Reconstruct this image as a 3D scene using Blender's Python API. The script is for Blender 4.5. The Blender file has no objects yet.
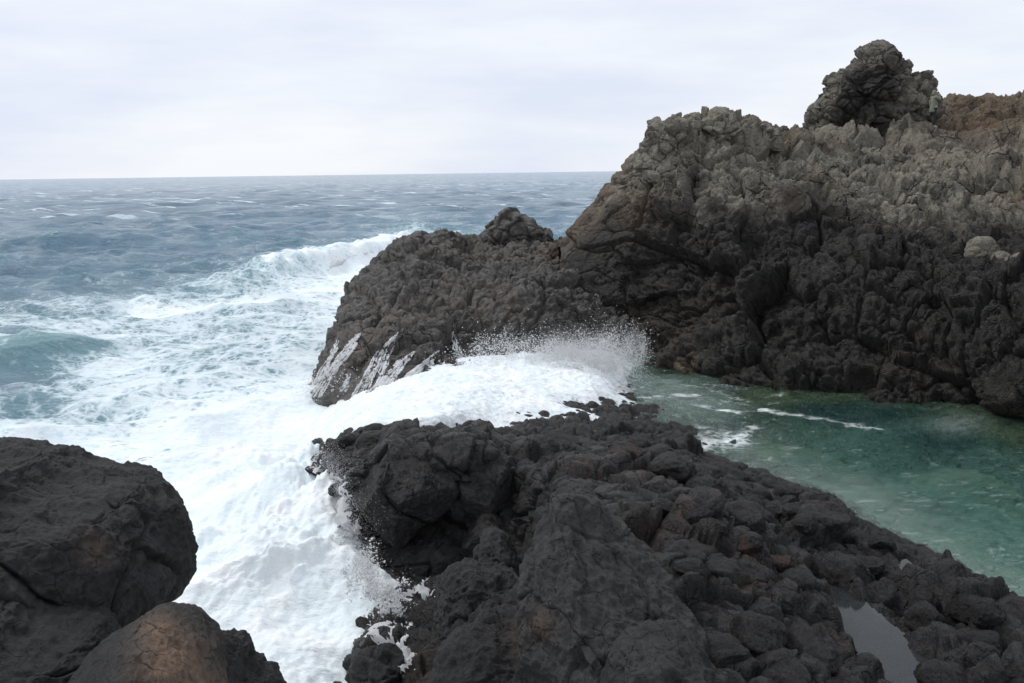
import bpy, math, random
import numpy as np
from mathutils import Matrix, Vector
from mathutils.bvhtree import BVHTree

# ------------------------------------------------------------------ camera, sky, sun, exposure
sc = bpy.context.scene
C = sc.collection
CAM_H = 7.0
F = 1005.0
PITCH = math.radians(9.56)
ROLL = math.radians(0.78)
cam = bpy.data.cameras.new('camera')
cam.sensor_width = 36
cam.lens = 36 * F / 1024
cam.clip_start = 0.1
cam.clip_end = 90000
camo = bpy.data.objects.new('camera', cam)
C.objects.link(camo)
M = Matrix.Translation((0, 0, CAM_H)) @ Matrix.Rotation(math.pi/2 - PITCH, 4, 'X') @ Matrix.Rotation(-ROLL, 4, 'Z')
camo.matrix_world = M
sc.camera = camo
MR = np.array(M.to_3x3())

SUN_EL, SUN_AZ = math.radians(52), math.radians(-55)      # azimuth from +Y, towards +X
w = bpy.data.worlds.new('World'); sc.world = w
w.use_nodes = True
wt = w.node_tree; wt.nodes.clear()
def wn(t, **k):
    n = wt.nodes.new(t)
    for a, b in k.items(): setattr(n, a, b)
    return n
wo = wn('ShaderNodeOutputWorld'); bg = wn('ShaderNodeBackground'); bg.inputs[1].default_value = 0.1
sky = wn('ShaderNodeTexSky', sky_type='NISHITA', sun_disc=False, sun_elevation=SUN_EL, sun_rotation=SUN_AZ)
tc = wn('ShaderNodeTexCoord'); mp = wn('ShaderNodeMapping'); mp.inputs['Scale'].default_value = (1.0, 1.0, 5.0)
mp.inputs['Location'].default_value = (3.1, 0.4, 0.2)
nz = wn('ShaderNodeTexNoise'); nz.inputs['Scale'].default_value = 2.2; nz.inputs['Detail'].default_value = 8; nz.inputs['Roughness'].default_value = .55
rp = wn('ShaderNodeValToRGB')
rp.color_ramp.elements[0].position = .38; rp.color_ramp.elements[0].color = (6.9, 7.45, 8.75, 1)
rp.color_ramp.elements[1].position = .62; rp.color_ramp.elements[1].color = (8.6, 8.85, 9.3, 1)
mx = wn('ShaderNodeMix', data_type='RGBA'); mx.inputs[0].default_value = .93
L = wt.links.new
L(tc.outputs['Generated'], mp.inputs[0]); L(mp.outputs[0], nz.inputs[0]); L(nz.outputs[0], rp.inputs[0])
L(sky.outputs[0], mx.inputs[6]); L(rp.outputs[0], mx.inputs[7]); L(mx.outputs[2], bg.inputs[0]); L(bg.outputs[0], wo.inputs[0])

sun = bpy.data.lights.new('sun', 'SUN'); sun.energy = 1.5; sun.angle = math.radians(22); sun.color = (1, .97, .92)
suno = bpy.data.objects.new('sun', sun); C.objects.link(suno)
sd = Vector((math.sin(SUN_AZ)*math.cos(SUN_EL), math.cos(SUN_AZ)*math.cos(SUN_EL), math.sin(SUN_EL)))
suno.rotation_euler = sd.to_track_quat('Z', 'Y').to_euler()
suno.location = (-20, 10, 40)
sc.view_settings.view_transform = 'Standard'
sc.view_settings.look = 'None'
sc.view_settings.exposure = 0.15
sc.view_settings.gamma = 1
sc.render.engine = 'CYCLES'
sc.cycles.max_bounces = 6
sc.cycles.diffuse_bounces = 3
sc.cycles.glossy_bounces = 2
sc.cycles.transparent_max_bounces = 12
sc.cycles.caustics_reflective = False
sc.cycles.caustics_refractive = False

# ------------------------------------------------------------------ helpers
f32 = np.float32
def ray(px, py):
    return MR @ np.array([(px-512)/F, (341.5-py)/F, -1.0])
def Z(px, py, z):                       # point of the ray at height z
    d = ray(px, py); t = (z-CAM_H)/d[2]
    return (d[0]*t, d[1]*t, z)
def Y(px, py, y):                       # point of the ray at ground distance y
    d = ray(px, py); t = y/d[1]
    return (d[0]*t, y, CAM_H + d[2]*t)
def project(P):
    q = (np.asarray(P, dtype=float) - np.array([0, 0, CAM_H])) @ MR
    return 512 + F*q[..., 0]/(-q[..., 2]), 341.5 - F*q[..., 1]/(-q[..., 2])

def _h(ix, iy, iz, s):
    n = (ix.astype(np.int64)*73856093) ^ (iy.astype(np.int64)*19349663) ^ (iz.astype(np.int64)*83492791) ^ (s*2654435761)
    n &= 0xffffffff
    n = (n ^ (n >> 16)) * 0x45d9f3b & 0xffffffff
    n = (n ^ (n >> 16)) * 0x45d9f3b & 0xffffffff
    n = n ^ (n >> 16)
    return n
def _hf(ix, iy, iz, s):
    return (_h(ix, iy, iz, s) & 0xffffff).astype(f32) / f32(0xffffff)

def vnoise(P, scale, seed=0):
    """value noise, -1..1; scale = feature size in metres (scalar or 3 values)"""
    q = (P / np.asarray(scale, dtype=f32)).astype(f32) + f32(seed*7.31)
    i = np.floor(q); f = q - i; i = i.astype(np.int64)
    u = f*f*f*(f*(f*6-15)+10)
    r = 0
    for dx in (0, 1):
        wx = u[:, 0] if dx else 1-u[:, 0]
        for dy in (0, 1):
            wy = u[:, 1] if dy else 1-u[:, 1]
            for dz in (0, 1):
                wz = u[:, 2] if dz else 1-u[:, 2]
                r = r + wx*wy*wz*_hf(i[:, 0]+dx, i[:, 1]+dy, i[:, 2]+dz, seed)
    return r*2-1
def fbm(P, scale, octv=4, seed=0, gain=.5, ridge=False):
    s = np.asarray(scale, dtype=f32); a = 1; t = 0; r = 0
    for k in range(octv):
        n = vnoise(P, s/(2.03**k), seed+k*13)
        if ridge: n = 1-2*np.abs(n)
        r = r + a*n; t += a; a *= gain
    return r/t
def worley(P, scale, seed=0, jit=.9, vec=False):
    q = (P / np.asarray(scale, dtype=f32)).astype(f32) + f32(seed*3.77)
    i = np.floor(q).astype(np.int64); f = q - i
    F1 = np.full(len(q), 9, f32); F2 = F1.copy(); ID = np.zeros(len(q), f32); O = np.zeros((len(q), 3), f32)
    for dx in (-1, 0, 1):
        for dy in (-1, 0, 1):
            for dz in (-1, 0, 1):
                h = _h(i[:, 0]+dx, i[:, 1]+dy, i[:, 2]+dz, seed)
                ox = (h & 1023).astype(f32)/1023; oy = ((h >> 10) & 1023).astype(f32)/1023; oz = ((h >> 20) & 1023).astype(f32)/1023
                ex = dx+.5+(ox-.5)*jit-f[:, 0]; ey = dy+.5+(oy-.5)*jit-f[:, 1]; ez = dz+.5+(oz-.5)*jit-f[:, 2]
                d = ex*ex + ey*ey + ez*ez
                m = d < F1
                if vec: O[m, 0] = ex[m]; O[m, 1] = ey[m]; O[m, 2] = ez[m]
                F2 = np.where(m, F1, np.minimum(F2, d)); F1 = np.where(m, d, F1)
                ID = np.where(m, (h & 0xffff).astype(f32)/65535, ID)
    if vec: return np.sqrt(F1), np.sqrt(F2), ID, O
    return np.sqrt(F1), np.sqrt(F2), ID
def sstep(a, b, x):
    t = np.clip((x-a)/(b-a), 0, 1)
    return t*t*(3-2*t)

def mesh_np(name, V, Q, attrs=None, mat=None, smooth=True, kind=None, parent=None, origin=None):
    V = np.asarray(V, dtype=f32)
    me = bpy.data.meshes.new(name)
    k = Q.shape[1]
    if origin is not None: V = V - np.asarray(origin, dtype=f32)
    me.vertices.add(len(V)); me.vertices.foreach_set('co', V.ravel())
    me.loops.add(Q.size); me.loops.foreach_set('vertex_index', Q.astype(np.int32).ravel())
    me.polygons.add(len(Q)); me.polygons.foreach_set('loop_start', np.arange(0, Q.size, k, dtype=np.int32))
    me.polygons.foreach_set('use_smooth', np.full(len(Q), smooth))
    for a, d in (attrs or {}).items():
        at = me.attributes.new(a, 'FLOAT', 'POINT'); at.data.foreach_set('value', np.ascontiguousarray(d, dtype=f32))
    me.update(); me.validate()
    if mat: me.materials.append(mat)
    o = bpy.data.objects.new(name, me); C.objects.link(o)
    if origin is not None: o.location = origin
    if kind: o['kind'] = kind
    if parent: o.parent = parent
    return o
def tag(o, label, cat, group=None):
    o['label'] = label; o['category'] = cat
    if group: o['group'] = group
    return o
def grid_quads(nu, nv):
    a = np.arange(nu-1)[None, :] + np.arange(nv-1)[:, None]*nu
    return np.stack([a, a+1, a+1+nu, a+nu], -1).reshape(-1, 4)

def cr(P, t):
    """Catmull-Rom along axis 0 at float params t"""
    n = len(P); i = np.clip(np.floor(t).astype(int), 0, n-2); f = (t-i)
    f = f.reshape((-1,)+(1,)*(P.ndim-1))
    p1 = P[i]; p2 = P[i+1]
    p0 = np.where((i > 0).reshape(f.shape), P[np.maximum(i-1, 0)], 2*p1-p2)
    p3 = np.where((i < n-2).reshape(f.shape), P[np.minimum(i+2, n-1)], 2*p2-p1)
    T = .42
    m1 = (p2-p0)*T; m2 = (p3-p1)*T
    return (2*f**3-3*f**2+1)*p1 + (f**3-2*f**2+f)*m1 + (-2*f**3+3*f**2)*p2 + (f**3-f**2)*m2
def params(net, axis, step):
    d = np.linalg.norm(np.diff(net, axis=axis), axis=2)
    seg = d.mean(axis=1-axis)
    out = []
    for k, s in enumerate(seg):
        n = max(2, int(round(s/step)))
        out.append(k + np.arange(n)/n)
    return np.append(np.concatenate(out), len(seg))
def loft(rows, step, stepv=None):
    net = np.array(rows, dtype=float)              # rows x cols x 3
    tu = params(net, 1, step); tv = params(net, 0, stepv or step)
    A = cr(net, tv)                                # nv x cols x 3
    B = cr(np.swapaxes(A, 0, 1), tu)               # nu x nv x 3
    G = np.swapaxes(B, 0, 1)
    return G, len(tu), len(tv)
def gnormals(G):
    du = np.gradient(G, axis=1); dv = np.gradient(G, axis=0)
    n = np.cross(du, dv); n /= np.linalg.norm(n, axis=2, keepdims=True)+1e-9
    return n
def blur(N, k):
    for ax in (0, 1):
        c = np.cumsum(np.pad(N, [(k+1, k) if a == ax else (0, 0) for a in range(3)], mode='edge'), axis=ax)
        n = N.shape[ax]
        N = (np.take(c, range(2*k+1, 2*k+1+n), ax) - np.take(c, range(0, n), ax))/(2*k+1)
    return N/(np.linalg.norm(N, axis=2, keepdims=True)+1e-9)

def pillow(P, scale, seed, k=5.0, warp=.35):
    s = np.asarray(scale, dtype=float); m = float(np.mean(s))
    Wp = P + np.stack([fbm(P, m*.9, 2, seed+50+j) for j in range(3)], 1)*m*warp
    a, b, i = worley(Wp, scale, seed)
    e = b-a
    return (1-np.exp(-k*e)) + .35*(i-.5), e, i      # 0 in the cracks, ~1 on the lumps
def blocks(P, scale, seed, tilt=1.0, crack=.12, warp=.16):
    """angular blocks: every cell is a tilted flat facet, with narrow dark joints between"""
    s = np.asarray(scale, dtype=float); m = float(np.mean(s))
    Wp = P + np.stack([fbm(P, m*.7, 3, seed+60+j) for j in range(3)], 1)*m*warp
    a, b, i, O = worley(Wp, scale, seed, .95, True)
    ph = i*6.2831*7; zz = (i*37.7) % 1*2-1; rr_ = np.sqrt(1-zz*zz)
    t = O[:, 0]*np.cos(ph)*rr_ + O[:, 1]*np.sin(ph)*rr_ + O[:, 2]*zz
    e = b-a
    return t*tilt + (i-.5)*.5 - .55*(1-sstep(0, crack, e)) - .25*np.maximum(a-.45, 0) + .25
def rock_disp(P, spec, seed=0):
    """spec: list of (kind, scale, amp)"""
    d = np.zeros(len(P), f32)
    for j, s in enumerate(spec):
        if s[0] == 'p':
            d += s[2]*(pillow(P, s[1], seed+j*17, *(s[3:] or (5.0,)))[0]-.6)
        elif s[0] == 'b':
            d += s[2]*blocks(P, s[1], seed+j*17, *(s[3:] or (1.0,)))
        elif s[0] == 'f':
            d += s[2]*fbm(P, s[1], 4, seed+j*17)
        elif s[0] == 'r':
            d += s[2]*fbm(P, s[1], 4, seed+j*17, ridge=True)
        elif s[0] == 'R':
            d += s[2]*fbm(P, s[1], 6, seed+j*17, gain=.64, ridge=True)
        elif s[0] == 'c':                            # pits
            a, b, i = worley(P, s[1], seed+j*17)
            d -= s[2]*sstep(.42, .1, a)*(i > .55)
    return d

# ------------------------------------------------------------------ materials
def nodemat(name):
    m = bpy.data.materials.new(name); m.use_nodes = True
    t = m.node_tree; t.nodes.clear()
    return m, t
class NT:
    def __init__(s, t): s.t = t
    def n(s, ty, ins=None, **k):
        x = s.t.nodes.new(ty)
        for a, b in k.items(): setattr(x, a, b)
        for a, b in (ins or {}).items():
            if isinstance(b, bpy.types.NodeSocket): s.t.links.new(b, x.inputs[a])
            else: x.inputs[a].default_value = b
        return x
    def noise(s, vec, scale, detail=4, rough=.55, dist=0):
        return s.n('ShaderNodeTexNoise', {'Vector': vec, 'Scale': scale, 'Detail': detail, 'Roughness': rough, 'Distortion': dist}).outputs[0]
    def math(s, op, a, b=None, clamp=False):
        x = s.n('ShaderNodeMath', operation=op, use_clamp=clamp)
        for i, v in enumerate((a, b)):
            if v is None: continue
            if isinstance(v, bpy.types.NodeSocket): s.t.links.new(v, x.inputs[i])
            else: x.inputs[i].default_value = v
        return x.outputs[0]
    def mix(s, f, a, b):
        x = s.n('ShaderNodeMix', data_type='RGBA')
        for i, v in ((0, f), (6, a), (7, b)):
            if isinstance(v, bpy.types.NodeSocket): s.t.links.new(v, x.inputs[i])
            else: x.inputs[i].default_value = v if i == 0 else (*v, 1)
        return x.outputs[2]
    def rng(s, v, a, b, c=0, d=1, smooth=True):
        x = s.n('ShaderNodeMapRange', {0: v, 1: a, 2: b, 3: c, 4: d}, interpolation_type='SMOOTHSTEP' if smooth else 'LINEAR')
        return x.outputs[0]
    def attr(s, name): return s.n('ShaderNodeAttribute', attribute_name=name).outputs['Fac']

def rock_material(name, dark=(.040, .038, .036), dark2=(.095, .088, .076), light=(.66, .60, .49), light2=(.38, .34, .275),
                  ochre=(.20, .115, .055), grain=1.0, wet_rough=.42, ochre_lo=.64, bump=.02, var=1.0):
    m, t = nodemat(name); k = NT(t)
    co = k.n('ShaderNodeTexCoord').outputs['Object']
    dry = k.attr('dry'); och = k.attr('ochre')
    n1 = k.noise(co, .9*grain, 5); n2 = k.noise(co, 5*grain, 6, .65); n3 = k.noise(co, 28*grain, 4, .6); n4 = k.noise(co, .35*grain, 3)
    cd = k.mix(k.rng(n2, .35, .7), dark, dark2)
    cl = k.mix(k.rng(n2, .3, .7), light2, light)
    cl = k.mix(k.rng(n1, .52, .72), cl, tuple(c*.55 for c in light2))
    dmask = k.rng(k.math('ADD', dry, k.math('MULTIPLY', k.math('SUBTRACT', n1, .5), .9)), .3, .75)
    col = k.mix(dmask, cd, cl)
    om = k.math('MULTIPLY', k.rng(n4, ochre_lo-.12, ochre_lo+.06), k.rng(n2, .38, .62))
    om = k.math('MAXIMUM', k.math('MULTIPLY', om, k.rng(dry, .1, .5, .35, 1)), k.math('MULTIPLY', och, k.rng(n2, .25, .65, .25, 1)), True)
    col = k.mix(k.math('MULTIPLY', om, .8), col, ochre)
    wpc = k.n('ShaderNodeVectorMath', operation='MULTIPLY_ADD')
    wnc = k.n('ShaderNodeTexNoise', {'Vector': co, 'Scale': 2.2*grain, 'Detail': 5.0})
    k.t.links.new(wnc.outputs['Color'], wpc.inputs[0]); wpc.inputs[1].default_value = (.45/grain,)*3; k.t.links.new(co, wpc.inputs[2])
    cr1 = k.n('ShaderNodeTexVoronoi', {'Vector': wpc.outputs[0], 'Scale': 1.5*grain}, feature='DISTANCE_TO_EDGE').outputs[0]
    crack = k.math('MULTIPLY', k.rng(cr1, .035, .004), k.rng(n1, .42, .58))
    col = k.mix(k.math('MULTIPLY', crack, .8), col, (.008, .008, .008))
    col = k.mix(k.rng(n3, .3, .7, 0, .6), col, k.mix(.5, col, (.01, .01, .01)))
    sp = k.n('ShaderNodeTexVoronoi', {'Vector': co, 'Scale': 34*grain}).outputs[0]
    col = k.mix(k.math('MULTIPLY', k.rng(sp, .16, .1), k.rng(n1, .5, .65, 0, .5)), col, (.22, .21, .19))
    rough = k.rng(k.math('ADD', n2, k.math('MULTIPLY', dry, .5)), .35, 1.1, wet_rough, .95)
    hgt = k.math('ADD', k.math('MULTIPLY', n2, 2.0), k.math('MULTIPLY', n3, .8))
    pit = k.n('ShaderNodeTexVoronoi', {'Vector': co, 'Scale': 17*grain, 'Randomness': 1.0}).outputs[0]
    hgt = k.math('ADD', hgt, k.math('MULTIPLY', k.math('MULTIPLY', k.rng(pit, .05, .3), k.rng(n1, .35, .6, .1, 1)), .55))
    hgt = k.math('ADD', hgt, k.math('MULTIPLY', k.noise(co, 80*grain, 3), .45))
    hgt = k.math('SUBTRACT', hgt, k.math('MULTIPLY', crack, .8))
    b = k.n('ShaderNodeBump', {'Height': hgt, 'Distance': bump/grain*4.5, 'Strength': 1.0})
    p = k.n('ShaderNodeBsdfPrincipled', {'Base Color': col, 'Roughness': rough, 'Normal': b.outputs[0], 'IOR': 1.4})
    o = k.n('ShaderNodeOutputMaterial', {0: p.outputs[0]})
    return m
M_cliff = rock_material('cliff_rock', grain=.7, bump=.05, ochre=(.34, .225, .135))
M_head = rock_material('headland_rock', dark=(.12, .113, .105), dark2=(.27, .25, .225), light=(.36, .32, .28), light2=(.23, .205, .18), ochre=(.36, .24, .14), grain=.8, bump=.025, wet_rough=.35)
M_fore = rock_material('shelf_rock', dark=(.026, .0255, .0255), dark2=(.060, .057, .054), light=(.12, .11, .098), light2=(.078, .073, .067),
                       ochre=(.13, .065, .035), grain=1.6, bump=.018, ochre_lo=.68, wet_rough=.2)
M_near = rock_material('porous_lava', dark=(.027, .027, .028), dark2=(.056, .055, .056), light=(.12, .117, .113), light2=(.07, .069, .067),
                       ochre=(.36, .235, .15), grain=2.6, bump=.02, ochre_lo=.8, wet_rough=.6)

def foam_mask(k, co, dens, sc_=1.0):
    """lacy foam: dens 0..1 attribute; returns mask 0..1"""
    wv = k.n('ShaderNodeTexNoise', {'Vector': co, 'Scale': .55*sc_, 'Detail': 4.0})
    wp = k.n('ShaderNodeVectorMath', operation='MULTIPLY_ADD')
    k.t.links.new(wv.outputs['Color'], wp.inputs[0]); wp.inputs[1].default_value = (1.6/sc_,)*3; k.t.links.new(co, wp.inputs[2])
    v1 = k.n('ShaderNodeTexVoronoi', {'Vector': wp.outputs[0], 'Scale': .75*sc_}, feature='DISTANCE_TO_EDGE').outputs[0]
    v2 = k.n('ShaderNodeTexVoronoi', {'Vector': wp.outputs[0], 'Scale': 2.6*sc_}, feature='DISTANCE_TO_EDGE').outputs[0]
    n = k.noise(co, 1.3*sc_, 8, .68); nb = k.noise(co, .22*sc_, 4, .5)
    e = k.math('MINIMUM', k.rng(v1, 0, .34, smooth=False), k.rng(v2, 0, .5, .12, 1, smooth=False))
    h = k.math('ADD', k.math('MULTIPLY', e, .45), k.math('MULTIPLY', k.rng(n, .25, .75, smooth=False), .42))
    h = k.math('ADD', h, k.math('MULTIPLY', k.rng(nb, .3, .7, smooth=False), .28))
    n5 = k.noise(co, 5.5*sc_, 5, .7)
    h = k.math('ADD', h, k.math('MULTIPLY', k.math('SUBTRACT', n5, .5), .35))
    d = k.math('SUBTRACT', k.math('MULTIPLY', dens, 1.05), h)
    return k.rng(d, -.22, .28)
def sea_material():
    m, t = nodemat('sea_water'); k = NT(t)
    geo = k.n('ShaderNodeNewGeometry'); co = geo.outputs['Position']
    foam = k.attr('foam'); teal = k.attr('teal'); far = k.attr('far'); chop = k.attr('chop')
    mask = foam_mask(k, co, foam, 1.3)
    # whitecaps out at sea
    mpn = k.n('ShaderNodeMapping', {'Vector': co, 'Scale': (.05, .16, .1), 'Rotation': (0, 0, .15)})
    wc = k.noise(mpn.outputs[0], 1.0, 6, .7)
    wc2 = k.noise(co, .012, 3)
    cap = k.rng(k.math('ADD', wc, k.math('MULTIPLY', wc2, .22)), .70, .735)
    cap = k.math('MULTIPLY', cap, k.math('MAXIMUM', far, .15))
    mdp = k.n('ShaderNodeMapping', {'Vector': co, 'Scale': (.05, .11, 1), 'Rotation': (0, 0, .2)})
    deep = k.mix(k.rng(k.noise(mdp.outputs[0], 1.0, 6, .65), .36, .64), (.105, .195, .28), (.20, .31, .40))
    col = k.mix(teal, deep, (.22, .45, .47))
    col = k.mix(k.math('MULTIPLY', foam, .75, True), col, (.36, .58, .62))
    fcol = k.mix(k.rng(k.noise(co, .8, 5), .4, .7), (.84, .92, .94), (.95, .965, .97))
    fcol = k.mix(k.rng(foam, .4, .75), (.70, .79, .83), fcol)
    fm = k.math('MAXIMUM', mask, cap)
    fm = k.math('MAXIMUM', fm, k.rng(foam, .93, 1.04))
    col = k.mix(k.rng(foam, .6, .95), col, (.62, .82, .86))
    colr = k.mix(fm, col, fcol)
    mp2 = k.n('ShaderNodeMapping', {'Vector': co, 'Scale': (.7, 1.6, 1)})
    b1 = k.noise(mp2.outputs[0], 1.3, 8, .66); b2 = k.noise(mp2.outputs[0], 6, 4, .6)
    mp3 = k.n('ShaderNodeMapping', {'Vector': co, 'Scale': (.16, .42, 1)})
    b3 = k.noise(mp3.outputs[0], .8, 8, .62)
    hh = k.math('ADD', k.math('MULTIPLY', b1, .95), k.math('MULTIPLY', b2, .05))
    hh = k.math('ADD', hh, k.math('MULTIPLY', k.math('MULTIPLY', b3, far), 4.5))
    bp = k.n('ShaderNodeBump', {'Height': hh, 'Distance': .8, 'Strength': k.rng(fm, 0, 1, .95, .42)})
    p = k.n('ShaderNodeBsdfPrincipled', {'Base Color': colr, 'Roughness': k.rng(fm, 0, 1, .14, .9), 'Normal': bp.outputs[0], 'IOR': 1.333})
    k.n('ShaderNodeOutputMaterial', {0: p.outputs[0]})
    return m
M_sea = sea_material()

def clear_water(name, tint, body, body_amt, bumpd=.25, foamscale=1.2, pool=False):
    m, t = nodemat(name); k = NT(t)
    co = k.n('ShaderNodeNewGeometry').outputs['Position']
    foam = k.attr('foam')
    mask = foam_mask(k, co, foam, foamscale)
    mask = k.math('MAXIMUM', mask, k.rng(foam, .8, .98))
    mpn = k.n('ShaderNodeMapping', {'Vector': co, 'Scale': (1.3, 2.6, 1), 'Rotation': (0, 0, .35)})
    h = k.math('ADD', k.noise(mpn.outputs[0], 1.6, 5, .6), k.math('MULTIPLY', k.noise(mpn.outputs[0], .5, 3), 1.2))
    bp = k.n('ShaderNodeBump', {'Height': h, 'Distance': bumpd, 'Strength': 1.0})
    tr = k.n('ShaderNodeBsdfTransparent', {'Color': (*tint, 1)})
    bc = (*body, 1)
    if pool:
        nn = k.noise(co, .7, 5, .6)
        bc = k.mix(k.math('MULTIPLY', k.attr('green'), .85), body, k.mix(k.rng(nn, .4, .6), (.15, .22, .09), (.06, .085, .03)))
        bc = k.mix(k.attr('deep'), bc, (.008, .085, .075)); bc = k.mix(k.attr('sand'), bc, (.50, .62, .55))
    df = k.n('ShaderNodeBsdfDiffuse', {'Color': bc, 'Normal': bp.outputs[0]})
    m1 = k.n('ShaderNodeMixShader', {0: body_amt, 1: tr.outputs[0], 2: df.outputs[0]})
    gl = k.n('ShaderNodeBsdfGlossy', {'Roughness': .09, 'Normal': bp.outputs[0]})
    fr = k.n('ShaderNodeFresnel', {'IOR': 1.333, 'Normal': bp.outputs[0]})
    m2 = k.n('ShaderNodeMixShader', {0: fr.outputs[0], 1: m1.outputs[0], 2: gl.outputs[0]})
    fcol = k.mix(k.rng(k.noise(co, 1.2, 5), .4, .7), (.82, .89, .91), (.94, .955, .96))
    fb = k.n('ShaderNodeBump', {'Height': k.noise(co, 5, 6, .7), 'Distance': .12, 'Strength': .7})
    fd = k.n('ShaderNodeBsdfDiffuse', {'Color': fcol, 'Normal': fb.outputs[0]})
    m3 = k.n('ShaderNodeMixShader', {0: mask, 1: m2.outputs[0], 2: fd.outputs[0]})
    k.n('ShaderNodeOutputMaterial', {0: m3.outputs[0]})
    return m
M_pool = clear_water('pool_water', (.80, .93, .90), (.12, .30, .24), .36, .5, pool=True)
M_wash = clear_water('wash_water', (.85, .9, .9), (.3, .4, .42), .15, .2, 1.6)
M_puddle = clear_water('puddle_water', (.8, .85, .85), (.1, .12, .13), .2, .0015, 1.0)

def floor_material():
    m, t = nodemat('pool_floor'); k = NT(t)
    co = k.n('ShaderNodeNewGeometry').outputs['Position']
    g = k.attr('green'); d = k.attr('deep'); s = k.attr('sand')
    n1 = k.noise(co, .35, 4); n2 = k.noise(co, 1.8, 6, .6)
    alg = k.mix(k.rng(n1, .4, .62), (.24, .30, .13), (.045, .06, .03))
    base = k.mix(k.rng(n2, .35, .65), (.28, .40, .34), (.38, .50, .44))
    c = k.mix(g, base, alg)
    c = k.mix(d, c, k.mix(n2, (.012, .05, .05), (.03, .10, .09)))
    c = k.mix(s, c, k.mix(n2, (.32, .30, .22), (.42, .40, .31)))
    p = k.n('ShaderNodeBsdfPrincipled', {'Base Color': c, 'Roughness': .8})
    k.n('ShaderNodeOutputMaterial', {0: p.outputs[0]})
    return m
M_floor = floor_material()
def foam_solid():
    m, t = nodemat('foam_and_spray'); k = NT(t)
    co = k.n('ShaderNodeNewGeometry').outputs['Position']
    c = k.mix(k.noise(co, 2, 4), (.96, .97, .98), (.99, .99, .99))
    d = k.n('ShaderNodeBsdfDiffuse', {'Color': c}); tl = k.n('ShaderNodeBsdfTranslucent', {'Color': c})
    mx_ = k.n('ShaderNodeMixShader', {0: .5, 1: d.outputs[0], 2: tl.outputs[0]})
    k.n('ShaderNodeOutputMaterial', {0: mx_.outputs[0]})
    return m
M_foam = foam_solid()
def plain(name, col, rough=.8, var=.15, scale=20):
    m, t = nodemat(name); k = NT(t)
    co = k.n('ShaderNodeTexCoord').outputs['Object']
    c = k.mix(k.noise(co, scale, 4), tuple(x*(1-var) for x in col), tuple(min(1, x*(1+var)) for x in col))
    p = k.n('ShaderNodeBsdfPrincipled', {'Base Color': c, 'Roughness': rough})
    k.n('ShaderNodeOutputMaterial', {0: p.outputs[0]})
    return m

# ------------------------------------------------------------------ sea
AZ = np.radians(np.linspace(-52, 52, 1050))
DEP = np.radians(np.concatenate([np.linspace(40, 16, 420, endpoint=False), np.linspace(16, 5, 480, endpoint=False), np.linspace(5, .02, 330)]))
Rr = CAM_H/np.tan(DEP)
az, rr = np.meshgrid(AZ, Rr)
X0 = (rr*np.sin(az)).ravel(); Y0 = (rr*np.cos(az)).ravel()
P0 = np.stack([X0, Y0, np.zeros_like(X0)], 1)
sx, sy = project(P0)
sy_h = sy + (sx-512)*.0136          # row with the roll taken out (horizon at 172)
# foam density table
FX = np.array([-200, 0, 60, 120, 200, 280, 340, 420, 520, 800, 1300.])
FY = np.array([172, 200, 235, 262, 290, 315, 340, 365, 390, 420, 450, 490, 560, 700, 1200.])
FT = np.array([
 [0, 0, 0, 0, 0, 0, 0, 0, 0, 0, 0],
 [.05, .05, .05, .05, .05, .05, .05, .05, .05, .05, .05],
 [.12, .12, .12, .12, .12, .14, .2, .45, .2, .1, .1],
 [.12, .14, .16, .18, .2, .4, .7, .75, .4, .2, .2],
 [.2, .24, .28, .32, .45, .6, .7, .7, .4, .3, .3],
 [.42, .45, .5, .5, .5, .52, .56, .6, .5, .5, .5],
 [.3, .3, .5, .58, .52, .52, .56, .7, .7, .7, .7],
 [.2, .22, .38, .56, .5, .53, .62, .8, .8, .8, .8],
 [.32, .36, .45, .52, .54, .6, .8, .95, .9, .9, .9],
 [.42, .45, .5, .55, .66, .85, 1.0, 1.0, 1, 1, 1],
 [.6, .62, .7, .82, .95, 1, 1, 1, 1, 1, 1],
 [.8, .8, .85, .95, 1, 1, 1, 1, 1, 1, 1],
 [1, 1, 1, 1, 1, 1, 1, 1, 1, 1, 1],
 [1, 1, 1, 1, 1, 1, 1, 1, 1, 1, 1],
 [1, 1, 1, 1, 1, 1, 1, 1, 1, 1, 1]])
def bilin(x, y, gx, gy, T):
    i = np.clip(np.searchsorted(gx, x)-1, 0, len(gx)-2); j = np.clip(np.searchsorted(gy, y)-1, 0, len(gy)-2)
    u = np.clip((x-gx[i])/(gx[i+1]-gx[i]), 0, 1); v = np.clip((y-gy[j])/(gy[j+1]-gy[j]), 0, 1)
    return (1-v)*((1-u)*T[j, i]+u*T[j, i+1]) + v*((1-u)*T[j+1, i]+u*T[j+1, i+1])
foam = bilin(sx, sy_h, FX, FY, FT)
rng = np.random.default_rng(5)
h = np.zeros(len(X0)); dX = np.zeros(len(X0)); dY = np.zeros(len(X0))
rflat = rr.ravel()
drad = np.abs(np.gradient(Rr))[:, None].repeat(len(AZ), 1).ravel()
for i in range(70):
    lam = 1.6*(30/1.6)**(i/69)
    th = math.radians(-62 + rng.normal(0, 42))              # travelling shoreward
    kx, ky = math.cos(th)*2*math.pi/lam, math.sin(th)*2*math.pi/lam
    amp = .021*lam**.5*rng.uniform(.6, 1.3)
    wgt = np.maximum(sstep(.45*lam, .2*lam, drad), .9*(lam > 7))
    ph = kx*X0 + ky*Y0 + rng.uniform(0, 6.28)
    ph = ph + .8*np.sin(X0*.03+i)*np.cos(Y0*.025+i*2)
    h += amp*wgt*np.cos(ph); dX -= amp*wgt*.9*math.cos(th)*np.sin(ph); dY -= amp*wgt*.9*math.sin(th)*np.sin(ph)
Pf = P0.astype(f32)
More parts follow.
